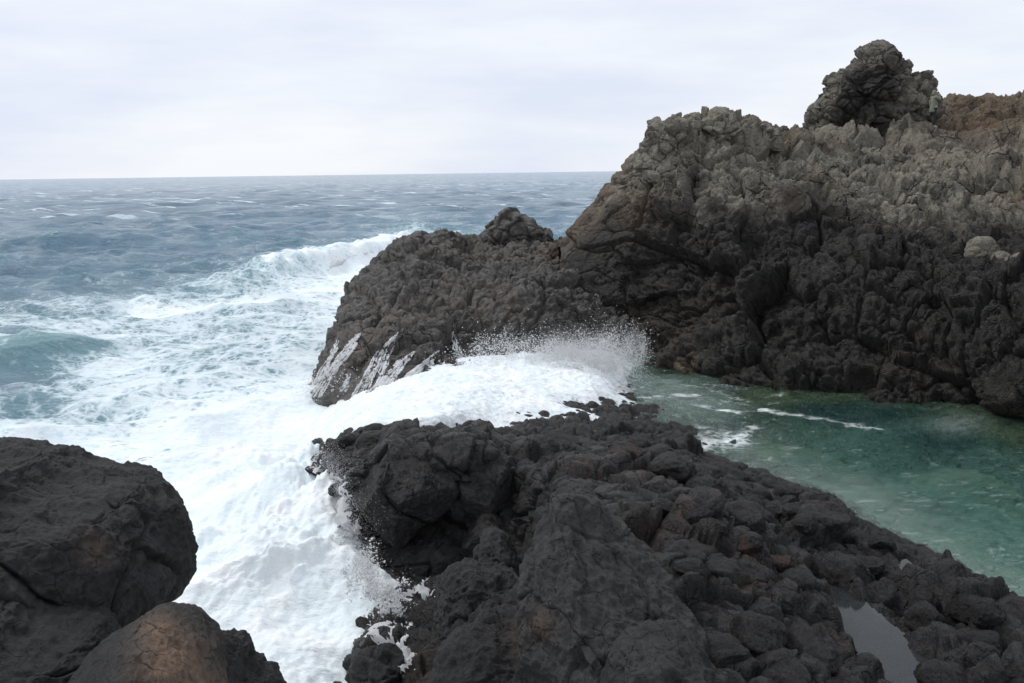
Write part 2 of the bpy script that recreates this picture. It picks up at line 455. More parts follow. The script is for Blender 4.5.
near = rflat < 130
turb = np.zeros(len(X0))
turb[near] = .4*fbm(Pf[near], (3.6, 2.4, 3), 3, 3) + .3*fbm(Pf[near], 1.1, 5, 9, gain=.62) + .12*fbm(Pf[near], .3, 3, 15, gain=.7)
calm = 1 - .35*foam
z = h*calm + turb*(.42*sstep(.45, 1.0, foam))*np.clip(30/np.maximum(rflat, 1), .2, 1)
def ridge(pa, pb, width, height, zp=0, skew=.5):
    """a breaking swell between two points of the sea"""
    a = np.array(Z(*pa, zp))[:2]; b = np.array(Z(*pb, zp))[:2]
    d = b-a; Ln = np.linalg.norm(d); d /= Ln; nrm = np.array([-d[1], d[0]])
    if nrm[1] > 0: nrm = -nrm                                # towards the shore
    q = np.stack([X0, Y0], 1)-a
    s = q@d/Ln; t = q@nrm
    t = t + 1.2*np.sin(s*7)*width*.15
    prof = np.where(t < 0, np.exp(-(t/(width*1.6))**2), np.exp(-(t/(width*skew))**2))
    env = sstep(-.15, .25, s)*sstep(1.15, .8, s)
    return height*prof*env, prof*env, t
r1, e1, t1 = ridge((225, 292), (430, 246), 2.2, 1.5)
r2, e2, t2 = ridge((-160, 345), (100, 352), 3.2, .75, skew=1.0)
r3, e3, t3 = ridge((90, 318), (310, 306), 3.0, .45)
r4, e4, t4 = ridge((140, 222), (330, 215), 5, .8)
r5, e5, t5 = ridge((-40, 250), (160, 244), 5, .9)
z += r1+r2+r3+r4+r5 + e1*(.35*fbm(Pf, 2.0, 4, 44)+.3*fbm(Pf, .7, 3, 45))
foam = np.where(foam > .8, foam - .2*sstep(-.1, .7, fbm(Pf, (3.0, 2.0, 3), 4, 88))*(foam > .8), foam)
foam = np.maximum(foam, e1*.95*(t1 < .8)*(.8+.25*vnoise(Pf, 2.5, 4)))
foam = foam - (foam-.2)*np.clip(1.5*sstep(.1, .8, e2 + .25*fbm(Pf, 2.5, 3, 66)), 0, 1)*sstep(-1.5, .5, t2)
foam = np.maximum(foam, e2*.5*(t2 < -.4))
foam = np.maximum(foam, e3*.7)
teal = .9*e2*(t2 > -1.5) + .6*e1*(t1 > -1) + .45*sstep(.3, .6, foam)
teal = np.clip(teal + .2*sstep(.3, .7, h)*(rflat < 120), 0, 1)
# the surge heaped against the shelf wall on the right of the channel
mound = np.zeros(len(X0))
for px, py, rad, hh_ in ((340, 475, 1.5, 1.05), (345, 520, 1.3, .8), (355, 575, 1.2, .45), (310, 500, 2.2, .6), (290, 560, 1.8, .5), (230, 520, 2.0, .45), (300, 440, 3, .5), (250, 640, 1.2, .35)):
    c = Z(px, py, .4)
    mound += hh_*np.exp(-((X0-c[0])**2+(Y0-c[1])**2)/(2*rad*rad/2.2))
z += mound*(.85+.8*turb) + .12*np.clip(mound, 0, 1)*fbm(Pf, .45, 4, 71)
low = sstep(0, 1, (np.abs(sx-395) < 70)*(sy > 612))         # the drained gully beside the near boulders
far = sstep(60, 260, rflat)
V = np.stack([X0 + dX*calm, Y0+dY*calm, z], 1)
Q = grid_quads(len(AZ), len(DEP))
# the shore hides the sea on the right: keep it open water only left of the coast
cx_, cy_ = X0[Q[:, 0]], Y0[Q[:, 0]]
coast = (cx_ > np.interp(cy_, [0, 14, 17, 24, 30, 40, 44, 60, 80], [1.5, 1.5, 1.5, 4, 6, 9, 12, 30, 60])) & (cy_ < 80)
keep = ~coast
Q = Q[keep]
mesh_np('sea', V, Q, {'foam': foam, 'teal': teal, 'far': far, 'chop': turb}, M_sea, kind='structure')

# ------------------------------------------------------------------ cliff across the pool
cols = [560, 600, 640, 690, 730, 775, 815, 860, 900, 940, 985, 1030, 1110, 1250]
wl = [352, 350, 352, 368, 382, 390, 393, 398, 402, 405, 416, 440, 500, 640]
R1 = [Z(a, b, .45) for a, b in zip(cols, wl)]
R0 = [(p[0]*.98, p[1]-1.2, -2.0) for p in R1]
def rowY(pys, ys): return [Y(a, b, c) for a, b, c in zip(cols, pys, ys)]
R2 = rowY([320, 315, 312, 322, 330, 335, 338, 340, 345, 350, 355, 370, 420, 540], [37, 37, 36.5, 34.2, 32.6, 31.4, 30.6, 29.7, 29, 28.4, 27.2, 25.5, 21, 14])
R3 = rowY([290, 270, 262, 265, 270, 275, 280, 280, 282, 285, 285, 290, 310, 380], [38, 38, 37.5, 36, 34.5, 33.5, 32.5, 31.5, 31, 30.5, 29.5, 28.5, 24, 16])
R4 = rowY([262, 235, 212, 205, 205, 210, 215, 218, 222, 228, 232, 235, 240, 280], [39, 39.5, 39, 38, 37, 36.5, 36, 35.5, 35, 34.5, 33.5, 32.5, 28, 19])
R5 = rowY([250, 215, 170, 155, 158, 170, 175, 172, 172, 175, 178, 178, 175, 190], [40, 41, 40.5, 40, 39.5, 39, 39.5, 39.5, 39.5, 40, 39.5, 38.5, 34, 24])
R6 = rowY([248, 203, 158, 124, 134, 141, 150, 154, 148, 137, 134, 128, 120, 122], [41, 42, 42, 42, 42, 42, 43, 44, 46, 48, 48, 47, 42, 30])
R7 = rowY([270, 235, 185, 150, 150, 148, 152, 156, 142, 118, 117, 111, 102, 94], [44, 45, 45, 45.5, 46.5, 47.5, 49, 51, 54, 58, 60, 60, 55, 40])
R8 = [(p[0]*1.3, p[1]+22, -2.0) for p in R7]
G, nu, nv = loft([R0, R1, R2, R3, R4, R5, R6, R7, R8], .05)
def finish(G, nu, nv, spec, seed, flip=False, amp=None, bl=12):
    N = blur(gnormals(G), bl)
    if flip: N = -N
    P = G.reshape(-1, 3).astype(f32); Nn = N.reshape(-1, 3).astype(f32)
    d = rock_disp(P, spec, seed)
    if amp is not None: d = d*amp(P)
    return P + Nn*d[:, None], Nn, P, d
CL_SPEC = [('f', 5.0, .6), ('b', (5.2, 5.2, 3.6), .75, 1.1, .05), ('p', (2.8, 2.8, 2.1), .35, 4.0), ('b', (1.9, 1.9, 1.3), .36, 1.1, .08), ('p', (.9, .9, .7), .16, 5.0), ('b', (.6, .6, .42), .13, 1.2), ('p', .42, .08, 5.0), ('R', 1.0, .20), ('f', .16, .04), ('c', 1.6, .45), ('c', .5, .12)]
psn = Y(935, 130, 48)
def cl_amp(P):
    d = np.linalg.norm(P[:, :2]-np.array(psn[:2]), axis=1)
    x_, y_ = project(P)
    return (.12+.88*sstep(.5, 2.2, d))*(.3+.7*sstep(585, 690, x_))
PC, NC, PB, dC = finish(G, nu, nv, CL_SPEC, 11, amp=cl_amp)
if NC.reshape(nv, nu, 3)[nv//5:nv//2, :, 1].mean() > 0:
    PC, NC, PB, dC = finish(G, nu, nv, CL_SPEC, 11, flip=True, amp=cl_amp)
qx, qy = project(PB)
lim = np.interp(qx, [560, 620, 700, 780, 860, 940, 1024, 1100], [262, 262, 215, 222, 232, 245, 255, 265])
dry = sstep(60, -85, qy-lim + 46*fbm(PB, 3.2, 5, 5))
dry *= np.where(qx < 700, .8, 1)
och = np.zeros(len(PB))
for px, py, y_, r_, s_ in ((648, 225, 39.5, 1.0, .9), (618, 192, 42, 1.1, .9), (985, 130, 49, 2.6, 1.2), (960, 135, 48, 1.8, 1.1), (1010, 118, 52, 3.5, 1.0), (790, 205, 37, .5, .7), (975, 112, 55, 4, 1.0), (700, 362, 35, 1.4, .8), (655, 345, 36.5, 1.2, .4), (590, 238, 41, 1.2, .7)):
    c = np.array(Y(px, py, y_)); och = np.maximum(och, 1.2*s_*np.exp(-((PB-c)**2).sum(1)/(r_*r_*1.3)))
mesh_np('cliff', PC, grid_quads(nu, nv), {'dry': dry, 'ochre': och}, M_cliff, kind='structure')
cnu, cnv = nu, nv

# ------------------------------------------------------------------ headland
H = [
 [Z(312, 372, -1.5), Z(300, 410, -1.5), Z(335, 425, -1.5), Z(380, 415, -1.), Z(440, 385, -.8), Z(520, 370, -.8), Z(600, 362, -.8), Z(670, 362, -.8)],
 [Z(320, 362, 0), Z(308, 400, 0), Z(342, 412, 0), Z(382, 402, .5), Z(440, 374, 1.0), Z(520, 360, .9), Z(600, 353, .7), Z(660, 352, .4)],
 [Y(334, 340, 37), Y(320, 362, 33), Y(352, 366, 31.2), Y(396, 362, 30.6), Y(445, 345, 31.5), Y(520, 335, 33.5), Y(600, 325, 36), Y(650, 325, 38)],
 [Y(348, 312, 39), Y(337, 325, 35), Y(370, 326, 33.5), Y(410, 322, 33.5), Y(455, 310, 34), Y(525, 300, 35.5), Y(600, 290, 38), Y(650, 290, 40)],
 [Y(366, 285, 41.5), Y(355, 290, 38), Y(390, 290, 36.5), Y(425, 285, 37), Y(470, 280, 38), Y(530, 275, 39), Y(600, 265, 41), Y(650, 265, 43)],
 [Y(395, 263, 44.5), Y(386, 264, 42), Y(410, 250, 42), Y(440, 240, 43), Y(475, 246, 44), Y(530, 249, 45), Y(575, 246, 46), Y(640, 240, 48)],
 [Y(400, 268, 47), Y(392, 270, 46), Y(415, 262, 48), Y(445, 255, 49), Y(480, 255, 50), Y(530, 257, 51), Y(580, 250, 52), Y(640, 245, 54)],
 [(-5.2, 51, -1.5), (-5.0, 52, -1.5), (-4.3, 54, -1.5), (-3, 55, -1.5), (-1, 56, -1.5), (1.0, 57, -1.5), (4, 58, -1.5), (8, 60, -1.5)]]
G, nu, nv = loft(H, .045)
HD_SPEC = [('f', 3.5, .35), ('b', (2.4, 2.4, 1.8), .42, 1.2), ('p', (1.0, 1.0, .8), .24, 4.0), ('b', .5, .16, 1.1), ('p', .36, .06, 5.0), ('R', .7, .12), ('f', .12, .02)]
def hd_amp(P):
    x_, y_ = project(P)
    return 1 - .35*sstep(420, 360, x_)*sstep(260, 320, y_)
PH, NH, PB2, dH = finish(G, nu, nv, HD_SPEC, 31, amp=hd_amp)
if NH.reshape(nv, nu, 3)[nv//8:nv//2, nu//4:, 2].mean() < 0: PH, NH, PB2, dH = finish(G, nu, nv, HD_SPEC, 31, flip=True, amp=hd_amp)
qx, qy = project(PB2)
dry = .3*sstep(300, 250, qy) + .12*vnoise(PB2, 2.5, 8)
dry = np.where(qx > 560, dry*.6, dry)
och = np.zeros(len(PB2))
for px, py, y_, r_, s_ in ((575, 256, 42, 1.5, 1.1), (605, 255, 42, 1.5, 1.0), (400, 315, 33.5, .9, .35), (375, 330, 33, 1.0, .4), (345, 360, 32, 1, .3), (460, 250, 43, 2.2, .3), (555, 245, 44, 1.2, .5)):
    c = np.array(Y(px, py, y_)); och = np.maximum(och, s_*np.exp(-((PB2-c)**2).sum(1)/(r_*r_)))
QH = grid_quads(nu, nv)
mesh_np('headland', PH, QH, {'dry': dry, 'ochre': och}, M_head, kind='structure')

# water running off the headland
hx, hy = project(PH)
def seg_d(x, y, pts):
    best = np.full(len(x), 1e9)
    for (a, b, w1), (c, d, w2) in zip(pts[:-1], pts[1:]):
        L2 = (c-a)**2+(d-b)**2
        t = np.clip(((x-a)*(c-a)+(y-b)*(d-b))/L2, 0, 1)
        dd = np.hypot(x-(a+t*(c-a)), y-(b+t*(d-b)))/(w1+t*(w2-w1))
        best = np.minimum(best, dd)
    return best
CAS = [[(364, 330, 1.5), (352, 345, 5), (336, 366, 6), (318, 398, 8)], [(340, 335, 1), (330, 360, 2.5), (312, 392, 5)],
       [(396, 332, 2), (385, 352, 7), (374, 375, 10), (360, 408, 14)], [(418, 350, 1.5), (402, 362, 4), (388, 380, 8), (376, 400, 12)],
       [(452, 330, 1), (456, 348, 2.5), (462, 366, 4)], [(440, 350, 2), (420, 368, 5), (395, 392, 9)], [(432, 358, 1), (430, 375, 3)], [(350, 372, 1), (344, 392, 3)], [(478, 345, .8), (482, 360, 2)]]
hbv = BVHTree.FromPolygons([tuple(v) for v in PH.reshape(nv, nu, 3)[::2, ::2].reshape(-1, 3).tolist()],
                           grid_quads(len(range(0, nu, 2)), len(range(0, nv, 2))).tolist())
def tube(path, radii, sides=5):
    path = np.array(path); T_ = np.gradient(path, axis=0); T_ /= np.linalg.norm(T_, axis=1, keepdims=True)+1e-9
    a = np.cross(T_, [0, 1, 0.2]); a /= np.linalg.norm(a, axis=1, keepdims=True)+1e-9; b = np.cross(T_, a)
    an = np.linspace(0, 2*np.pi, sides, endpoint=False)
    V_ = (path[:, None]+radii[:, None, None]*(np.cos(an)[None, :, None]*a[:, None]+np.sin(an)[None, :, None]*b[:, None])).reshape(-1, 3)
    n_ = len(path); q = []
    for x in range(n_-1):
        for y in range(sides): q.append((x*sides+y, x*sides+(y+1) % sides, (x+1)*sides+(y+1) % sides, (x+1)*sides+y))
    return V_, np.array(q)
rsc = np.random.default_rng(77); Vs, Qs, off = [], [], 0
for c in CAS:
    wmax = c[-1][2]
    for st in range(int(5+wmax*2.6)):
        lane = rsc.uniform(-1, 1); t0 = rsc.uniform(0, .75); t1 = min(1.0, t0+rsc.uniform(.25, .7)); ph = rsc.uniform(0, 6.28)
        run, rr2 = [], []
        def flush():
            global off
            if len(run) > 5:
                rad_ = np.array(rr2); rad_[0] *= .2; rad_[-1] *= .3; rad_[1] *= .6
                v_, q_ = tube(run, rad_); Vs.append(v_); Qs.append(q_+off); off += len(v_)
            run.clear(); rr2.clear()
        base_r = rsc.uniform(.010, .030)
        for t in np.linspace(t0, t1, 34):
            f = t*(len(c)-1); k_ = min(int(f), len(c)-2); f -= k_
            x = c[k_][0]+(c[k_+1][0]-c[k_][0])*f + lane*(c[k_][2]+(c[k_+1][2]-c[k_][2])*f) + 1.3*math.sin(t*11+ph) + rsc.normal(0, .25)
            y = c[k_][1]+(c[k_+1][1]-c[k_][1])*f
            hit_, nn, _, _ = hbv.ray_cast(Vector((0, 0, CAM_H)), Vector(ray(x, y)).normalized())
            if hit_ is None or hit_.y > 45: flush(); continue
            p = np.array(hit_+nn*.02)
            if run and np.linalg.norm(p-run[-1]) > .45: flush()
            run.append(p); rr2.append(base_r*rsc.uniform(.5, 1.5))
        flush()
co = mesh_np('cascade', np.concatenate(Vs), np.concatenate(Qs), None, M_foam)
co['kind'] = 'stuff'

# ------------------------------------------------------------------ near rock shelf between channel and pool
S = [
 [Z(296, 480, -1), Z(318, 452, -1), Z(365, 436, -.8), Z(430, 430, -.3), Z(500, 425, 0), Z(560, 420, 0), Z(620, 424, -.2), Z(690, 432, -.4), Z(750, 452, -.5), Z(815, 486, -.5), Z(880, 524, -.5), Z(940, 560, -.5), Z(1010, 596, -.5), Z(1100, 640, -.5), Z(1250, 720, -.5)],
 [Z(314, 474, 1.0), Z(330, 455, 1.4), Z(370, 440, 1.6), Z(430, 436, 1.7), Z(500, 438, 1.5), Z(560, 442, 1.15), Z(620, 446, .95), Z(680, 452, .8), Z(735, 466, .7), Z(795, 492, .75), Z(858, 528, .75), Z(920, 562, .75), Z(990, 600, .75), Z(1080, 645, .75), Z(1220, 715, .8)],
 [Z(332, 484, 1.35), Z(350, 466, 1.9), Z(385, 454, 2.1), Z(440, 450, 2.2), Z(500, 456, 2.1), Z(560, 460, 2.1), Z(620, 462, 2.0), Z(680, 476, 1.8), Z(730, 498, 1.6), Z(785, 524, 1.45), Z(845, 560, 1.35), Z(905, 596, 1.25), Z(970, 630, 1.2), Z(1060, 680, 1.2), Z(1190, 750, 1.2)],
 [Y(346, 520, 16.9), Y(362, 505, 16.7), Y(400, 490, 16.6), Y(445, 485, 16.7), Y(500, 490, 16.6), Z(560, 490, 2.3), Z(620, 496, 2.3), Z(680, 515, 2.1), Z(725, 540, 1.9), Z(770, 570, 1.6), Z(820, 605, 1.35), Z(880, 640, 1.25), Z(950, 680, 1.3), Z(1040, 730, 1.3), Z(1160, 800, 1.3)],
 [Y(362, 570, 16.3), Y(385, 565, 16.2), Y(415, 560, 16.2), Y(455, 555, 16.3), Y(505, 560, 15.6), Y(560, 570, 14), Z(620, 560, 2.2), Z(675, 580, 2.1), Z(720, 610, 1.9), Z(765, 640, 1.65), Z(820, 675, 1.4), Z(870, 700, 1.35), Z(940, 745, 1.4), Z(1020, 800, 1.4), Z(1130, 880, 1.4)],
 [Z(375, 612, -.4), Z(400, 606, .3), Z(430, 604, .5), Z(470, 602, .6), Z(515, 612, .6), Z(570, 640, 1.2), Z(625, 650, 1.9), Z(675, 660, 2.0), Z(720, 690, 1.9), Z(765, 720, 1.8), Z(815, 750, 1.7), Z(870, 780, 1.7), Z(930, 830, 1.7), Z(1010, 900, 1.7), Z(1110, 980, 1.8)],
 [Z(330, 670, -.9), Z(372, 660, .35), Z(410, 655, .6), Z(450, 650, .7), Z(500, 690, .2), Z(570, 740, .8), Z(630, 780, 1.5), Z(690, 800, 1.8), Z(740, 820, 2.0), Z(790, 850, 2.0), Z(840, 890, 2.0), Z(900, 930, 2.0), Z(980, 980, 2.0), Z(1080, 1050, 2.0), Z(1200, 1150, 2.0)],
 [Z(300, 760, -.9), Z(360, 760, .3), Z(410, 760, .6), Z(460, 800, .6), Z(510, 850, .5), Z(580, 900, 1), Z(650, 950, 1.6), Z(710, 1000, 1.9), Z(770, 1050, 2.0), Z(820, 1100, 2.0), Z(880, 1150, 2.1), Z(940, 1200, 2.1), Z(1040, 1260, 2.1), Z(1140, 1320, 2.1), Z(1300, 1400, 2.1)]]
G, nu, nv = loft(S, .028)
SH_SPEC = [('f', 2.5, .14), ('b', (1.9, 1.6, 1.3), .34, 1.1, .07), ('p', (.85, .75, .7), .17, 5.0), ('b', .5, .10, 1.1), ('R', .5, .07), ('f', .09, .014), ('c', .7, .10)]
gut = [(790, 548, 1.0), (812, 575, 1.0), (845, 610, 1.1), (880, 650, 1.2)]
def sh_amp(P):
    x_, y_ = project(P)
    a = 1-.5*sstep(.9, .5, P[:, 2])*(x_ > 700)
    return a
PS, NS, PB3, dS = finish(G, nu, nv, SH_SPEC, 57, amp=sh_amp)
if NS[:, 2].mean() < 0: PS, NS, PB3, dS = finish(G, nu, nv, SH_SPEC, 57, flip=True, amp=sh_amp)
qx, qy = project(PB3)
PUD = [[(812, 568, 9), (838, 590, 13), (858, 618, 22), (880, 645, 30), (905, 668, 34)], [(905, 565, 8), (912, 572, 8)], [(905, 622, 10), (930, 628, 12)], [(845, 545, 6), (850, 552, 6)]]
pd = np.full(len(PB3), 9.0)
for c in PUD: pd = np.minimum(pd, seg_d(qx, qy, c))
PS[:, 2] -= .34*sstep(1.15, .5, pd).astype(f32)
och = np.zeros(len(PB3))
for px, py, r_, s_ in ((745, 590, .35, .8), (690, 560, .3, .7), (800, 500, .35, .5), (820, 560, .3, .5), (735, 610, .3, .9), (660, 575, .3, .4), (560, 645, .3, .4)):
    c = np.array(Z(px, py, 1.6)); och = np.maximum(och, s_*np.exp(-((PB3-c)[:, :2]**2).sum(1)/(r_*r_)))
dry = .2 + .3*vnoise(PB3, 1.5, 3)
mesh_np('rock_shelf', PS, grid_quads(nu, nv), {'dry': dry, 'ochre': och}, M_fore, kind='structure')
shelf = BVHTree.FromPolygons([tuple(v) for v in PS[::1].reshape(nv, nu, 3)[::4, ::4].reshape(-1, 3).tolist()],
                             grid_quads(len(range(0, nu, 4)), len(range(0, nv, 4))).tolist())
def drop(bvh, x, y, z0=20):
    r = bvh.ray_cast(Vector((x, y, z0)), Vector((0, 0, -1)))
    return r[0], r[1]

# foam draining over the wet rocks at the foot of the shelf
bx, by = project(PS)
n1_ = fbm(PS, .55, 4, 401); n2_ = np.abs(fbm(PS, .3, 3, 403))
gm = np.minimum(seg_d(bx, by, [(395, 600, 16), (430, 590, 9)]), seg_d(bx, by, [(370, 625, 14), (395, 640, 22), (405, 668, 22), (380, 690, 16)]))
lm = seg_d(bx, by, [(316, 470, 9), (332, 484, 14), (345, 520, 12), (362, 570, 12)])
sel = np.where((gm < 1.4) | (lm < 1.3))[0]
lace = np.full(len(PS), 9.0)
wv_ = PS[sel] + np.stack([fbm(PS[sel], .3, 3, 410+j_) for j_ in range(3)], 1)*.12
for sc_, th_ in ((.42, .16), (.17, .13)):
    a_, b_, _ = worley(wv_, sc_, 420); lace[sel] = np.minimum(lace[sel], (b_-a_)/th_)
bm_ = (lace + .9*np.minimum(gm, lm) + 1.1*n1_ < 1.25)
fq = bm_[grid_quads(nu, nv)].all(axis=1)
q_ = grid_quads(nu, nv)[fq]; used = np.unique(q_); remap = np.zeros(len(PS), int); remap[used] = np.arange(len(used))
o_ = mesh_np('backwash_foam', PS[used]+NS[used]*.03, remap[q_], None, M_foam); o_['kind'] = 'stuff'

# low shelf under the wash, between headland and near shelf
W = [[Z(430, 385, 0), Z(500, 368, .3), Z(580, 356, .3), Z(650, 362, 0), Z(720, 385, -.3)],
     [Z(430, 410, .5), Z(500, 392, .65), Z(580, 380, .5), Z(650, 386, .2), Z(730, 410, -.1)],
     [Z(430, 432, .8), Z(500, 418, 1.0), Z(580, 406, .8), Z(660, 408, .4), Z(735, 428, .2)],
     [Z(430, 450, .8), Z(500, 442, 1.2), Z(580, 436, .95), Z(660, 436, .6), Z(735, 448, .4)],
     [Z(430, 475, 0), Z(500, 465, .5), Z(580, 455, .5), Z(660, 455, .4), Z(735, 462, 0)]]
G, nu, nv = loft(W, .05)
PW, NW, PB4, dW = finish(G, nu, nv, [('p', .9, .26, 5.0), ('p', .4, .12, 5.0), ('f', .25, .04)], 71)
if NW[:, 2].mean() < 0: PW, NW, PB4, dW = finish(G, nu, nv, [('p', .9, .26, 5.0), ('p', .4, .12, 5.0), ('f', .25, .04)], 71, flip=True)
mesh_np('wet_ledge', PW, grid_quads(nu, nv), {'dry': np.zeros(len(PW)), 'ochre': np.zeros(len(PW))}, M_fore, kind='structure')

# ------------------------------------------------------------------ wave washing over the ledge
SG = [
 [Z(270, 398, -.6), Z(325, 400, -.1), Z(380, 388, .9), Z(440, 364, 1.2), Z(520, 354, 1.1), Z(590, 350, .9), Z(650, 354, .5), Z(720, 372, .5)],
 [Z(272, 420, -.7), Z(325, 415, .15), Z(378, 400, 1.3), Z(440, 384, 1.35), Z(520, 372, 1.12), Z(590, 364, .95), Z(655, 368, .52), Z(730, 385, .5)],
 [Z(268, 445, -.7), Z(318, 432, .35), Z(372, 414, 1.5), Z(440, 400, 1.6), Z(515, 392, 1.2), Z(595, 384, .92), Z(660, 388, .55), Z(740, 405, .5)],
 [Z(262, 470, -.7), Z(308, 450, .25), Z(360, 426, 1.5), Z(435, 416, 1.7), Z(505, 410, 1.2), Z(595, 404, .92), Z(665, 406, .6), Z(745, 425, .5)],
 [Z(255, 500, -.9), Z(300, 470, .0), Z(350, 444, 1.1), Z(430, 436, 1.3), Z(500, 432, 1.05), Z(590, 428, .9), Z(670, 428, .62), Z(745, 445, .5)],
 [Z(250, 520, -.8), Z(300, 495, -.5), Z(350, 465, -.2), Z(430, 452, .3), Z(500, 448, .6), Z(590, 445, .7), Z(670, 442, .5), Z(745, 458, .3)]]
G, nu, nv = loft(SG, .05)
N = blur(gnormals(G), 6); P = G.reshape(-1, 3).astype(f32); Nn = N.reshape(-1, 3)
if Nn[:, 2].mean() < 0: Nn = -Nn
gx, gy = project(P)
fo = bilin(gx, gy, np.array([200, 480, 560, 600, 630, 680, 760.]), np.array([330, 360, 385, 400, 425, 450.]),
           np.array([[1, 1, .9, .7, .5, .3, .1], [1, 1, .95, .75, .5, .3, .1], [1, .93, .78, .55, .38, .25, .15], [1, .8, .58, .42, .36, .3, .2], [1, .66, .46, .38, .36, .3, .3], [.9, .52, .42, .36, .34, .35, .3]]))
fo = np.clip(fo + .22*fbm(P, (1.8, 1.0, 1), 4, 93), 0, 1)
t_ = .5*fbm(P, 1.6, 4, 91, ridge=True) + .3*fbm(P, .45, 3, 95)
P = P + (Nn*((t_*.14+.10*fbm(P, .5, 5, 98, gain=.65)+.05*fbm(P, .16, 3, 99))*sstep(.4, .95, fo))[:, None]).astype(f32)
P[:, 2] -= (.28*sstep(.75, .35, fo)).astype(f32)
mesh_np('white_water', P, grid_quads(nu, nv), {'foam': fo}, M_wash, kind='structure')

# ------------------------------------------------------------------ pool
PX = np.linspace(.5, 26, 520); PY = np.linspace(9, 39, 620)
gx, gy = np.meshgrid(PX, PY); Pp = np.stack([gx.ravel(), gy.ravel(), np.full(gx.size, .5)], 1)
qx, qy = project(Pp)
hp = .045*fbm(Pp.astype(f32), (1.1, .6, 1), 4, 12) + .035*fbm(Pp.astype(f32), (.45, .2, 1), 3, 14, ridge=True)
streak = np.full(len(Pp), 9.0)
sw = fbm(Pp.astype(f32), 1.0, 3, 19)*5
for c in [[(760, 410, 3), (820, 420, 3.5), (885, 430, 3)], [(690, 405, 2), (735, 412, 3), (745, 418, 2)], [(640, 398, 2), (700, 396, 1.5)], [(700, 450, 10), (745, 438, 9), (760, 425, 4)], [(655, 440, 9), (720, 444, 10)]]:
    streak = np.minimum(streak, seg_d(qx+sw, qy+sw*.4, c))
fo = np.clip(.34*sstep(2.0, .0, streak), 0, .34)
fo = np.maximum(fo, .24*sstep(690, 620, qx + sw*2))
fo = np.maximum(fo, .10)
speck = (fbm(Pp.astype(f32), .35, 2, 23) > .62) & (qx < 960)
Pp[:, 2] += hp
Qp = grid_quads(len(PX), len(PY))
qc = Pp[Qp[:, 0]]
kp = qc[:, 0] > np.interp(qc[:, 1], [9, 15, 18, 22, 26, 30, 34, 39], [5, 5, 4, 3.2, 3.4, 3.6, 3.6, 3.6])
Qp = Qp[kp]
Pf2 = np.stack([gx.ravel(), gy.ravel(), np.zeros(gx.size)], 1)
qx, qy = project(np.stack([gx.ravel(), gy.ravel(), np.full(gx.size, .5)], 1))
edge = np.interp(qx, [620, 700, 780, 860, 940, 1024, 1100], [345, 366, 388, 398, 405, 438, 490])
depth = -1.2 + .5*fbm(Pf2.astype(f32), 3, 4, 40)
green = np.clip(sstep(900, 720, qx + 1.2*(qy-400) + 40*fbm(Pf2.astype(f32), 2.0, 3, 31)) + .9*sstep(30, 5, qy-edge), 0, 1)
deep = np.maximum.reduce([.95*np.exp(-(((qx-860)/75)**2+((qy-412)/14)**2)), .75*np.exp(-(((qx-940)/60)**2+((qy-445)/18)**2)), .9*np.exp(-(((qx-722)/38)**2+((qy-424)/13)**2)), .55*np.exp(-(((qx-720)/30)**2+((qy-385)/8)**2)), .4*np.exp(-(((qx-650)/25)**2+((qy-372)/8)**2))])
deep = np.clip(deep*(1+.5*vnoise(Pf2.astype(f32), 1.0, 9)), 0, 1)
sand = np.clip(sstep(120, 0, qy-(420+.62*(qx-800)) + 20*vnoise(Pf2.astype(f32), 1.5, 4))*0 + sstep(60, 0, np.abs(qy-(520+.60*(qx-860))) + 30*fbm(Pf2.astype(f32), 2.5, 4, 61)) + 1.0*np.exp(-(((qx-955)/25)**2+((qy-425)/9)**2)), 0, 1)*.75
shallow = np.clip(sand+green*.4, 0, 1)
Pf2[:, 2] = depth*.6 - .2 + shallow*.12 - deep*.3
mesh_np('pool_floor', Pf2, grid_quads(len(PX), len(PY)), {'green': green, 'deep': deep, 'sand': sand}, M_floor, kind='structure')
mesh_np('pool_water', Pp, Qp, {'foam': fo, 'green': green*(1-sand), 'deep': deep, 'sand': sand}, M_pool, kind='structure')

# ------------------------------------------------------------------ rain and splash puddles on the shelf
for pts, lv in ((PUD[0], None), (PUD[1], None), (PUD[2], None), (PUD[3], None)):
    zs = [];
    for (a, b, r_) in pts:
        p = Z(a, b, 1.3); hpt, _ = drop(shelf, p[0], p[1])
        if hpt: zs.append(hpt.z)
    lv = float(np.median(zs))+.15 if zs else 1.3
    cen = [Z(a, b, lv) for a, b, _ in pts]
    xs = [c[0] for c in cen]; ys = [c[1] for c in cen]
    g1, g2 = np.meshgrid(np.linspace(min(xs)-.8, max(xs)+.8, 60), np.linspace(min(ys)-.8, max(ys)+.8, 60))
    Pq = np.stack([g1.ravel(), g2.ravel(), np.full(g1.size, lv)], 1)
    ax_, ay_ = project(Pq)
    m_ = seg_d(ax_, ay_, [(a, b, r*.85) for a, b, r in pts]) < 1
    Qq = grid_quads(60, 60); Qq = Qq[m_[Qq].all(axis=1)]
    us = np.unique(Qq); rm = np.zeros(len(Pq), int); rm[us] = np.arange(len(us))
    if len(us):
        mesh_np('puddle', Pq[us], rm[Qq], {'foam': np.zeros(len(us))}, M_puddle, kind='structure')

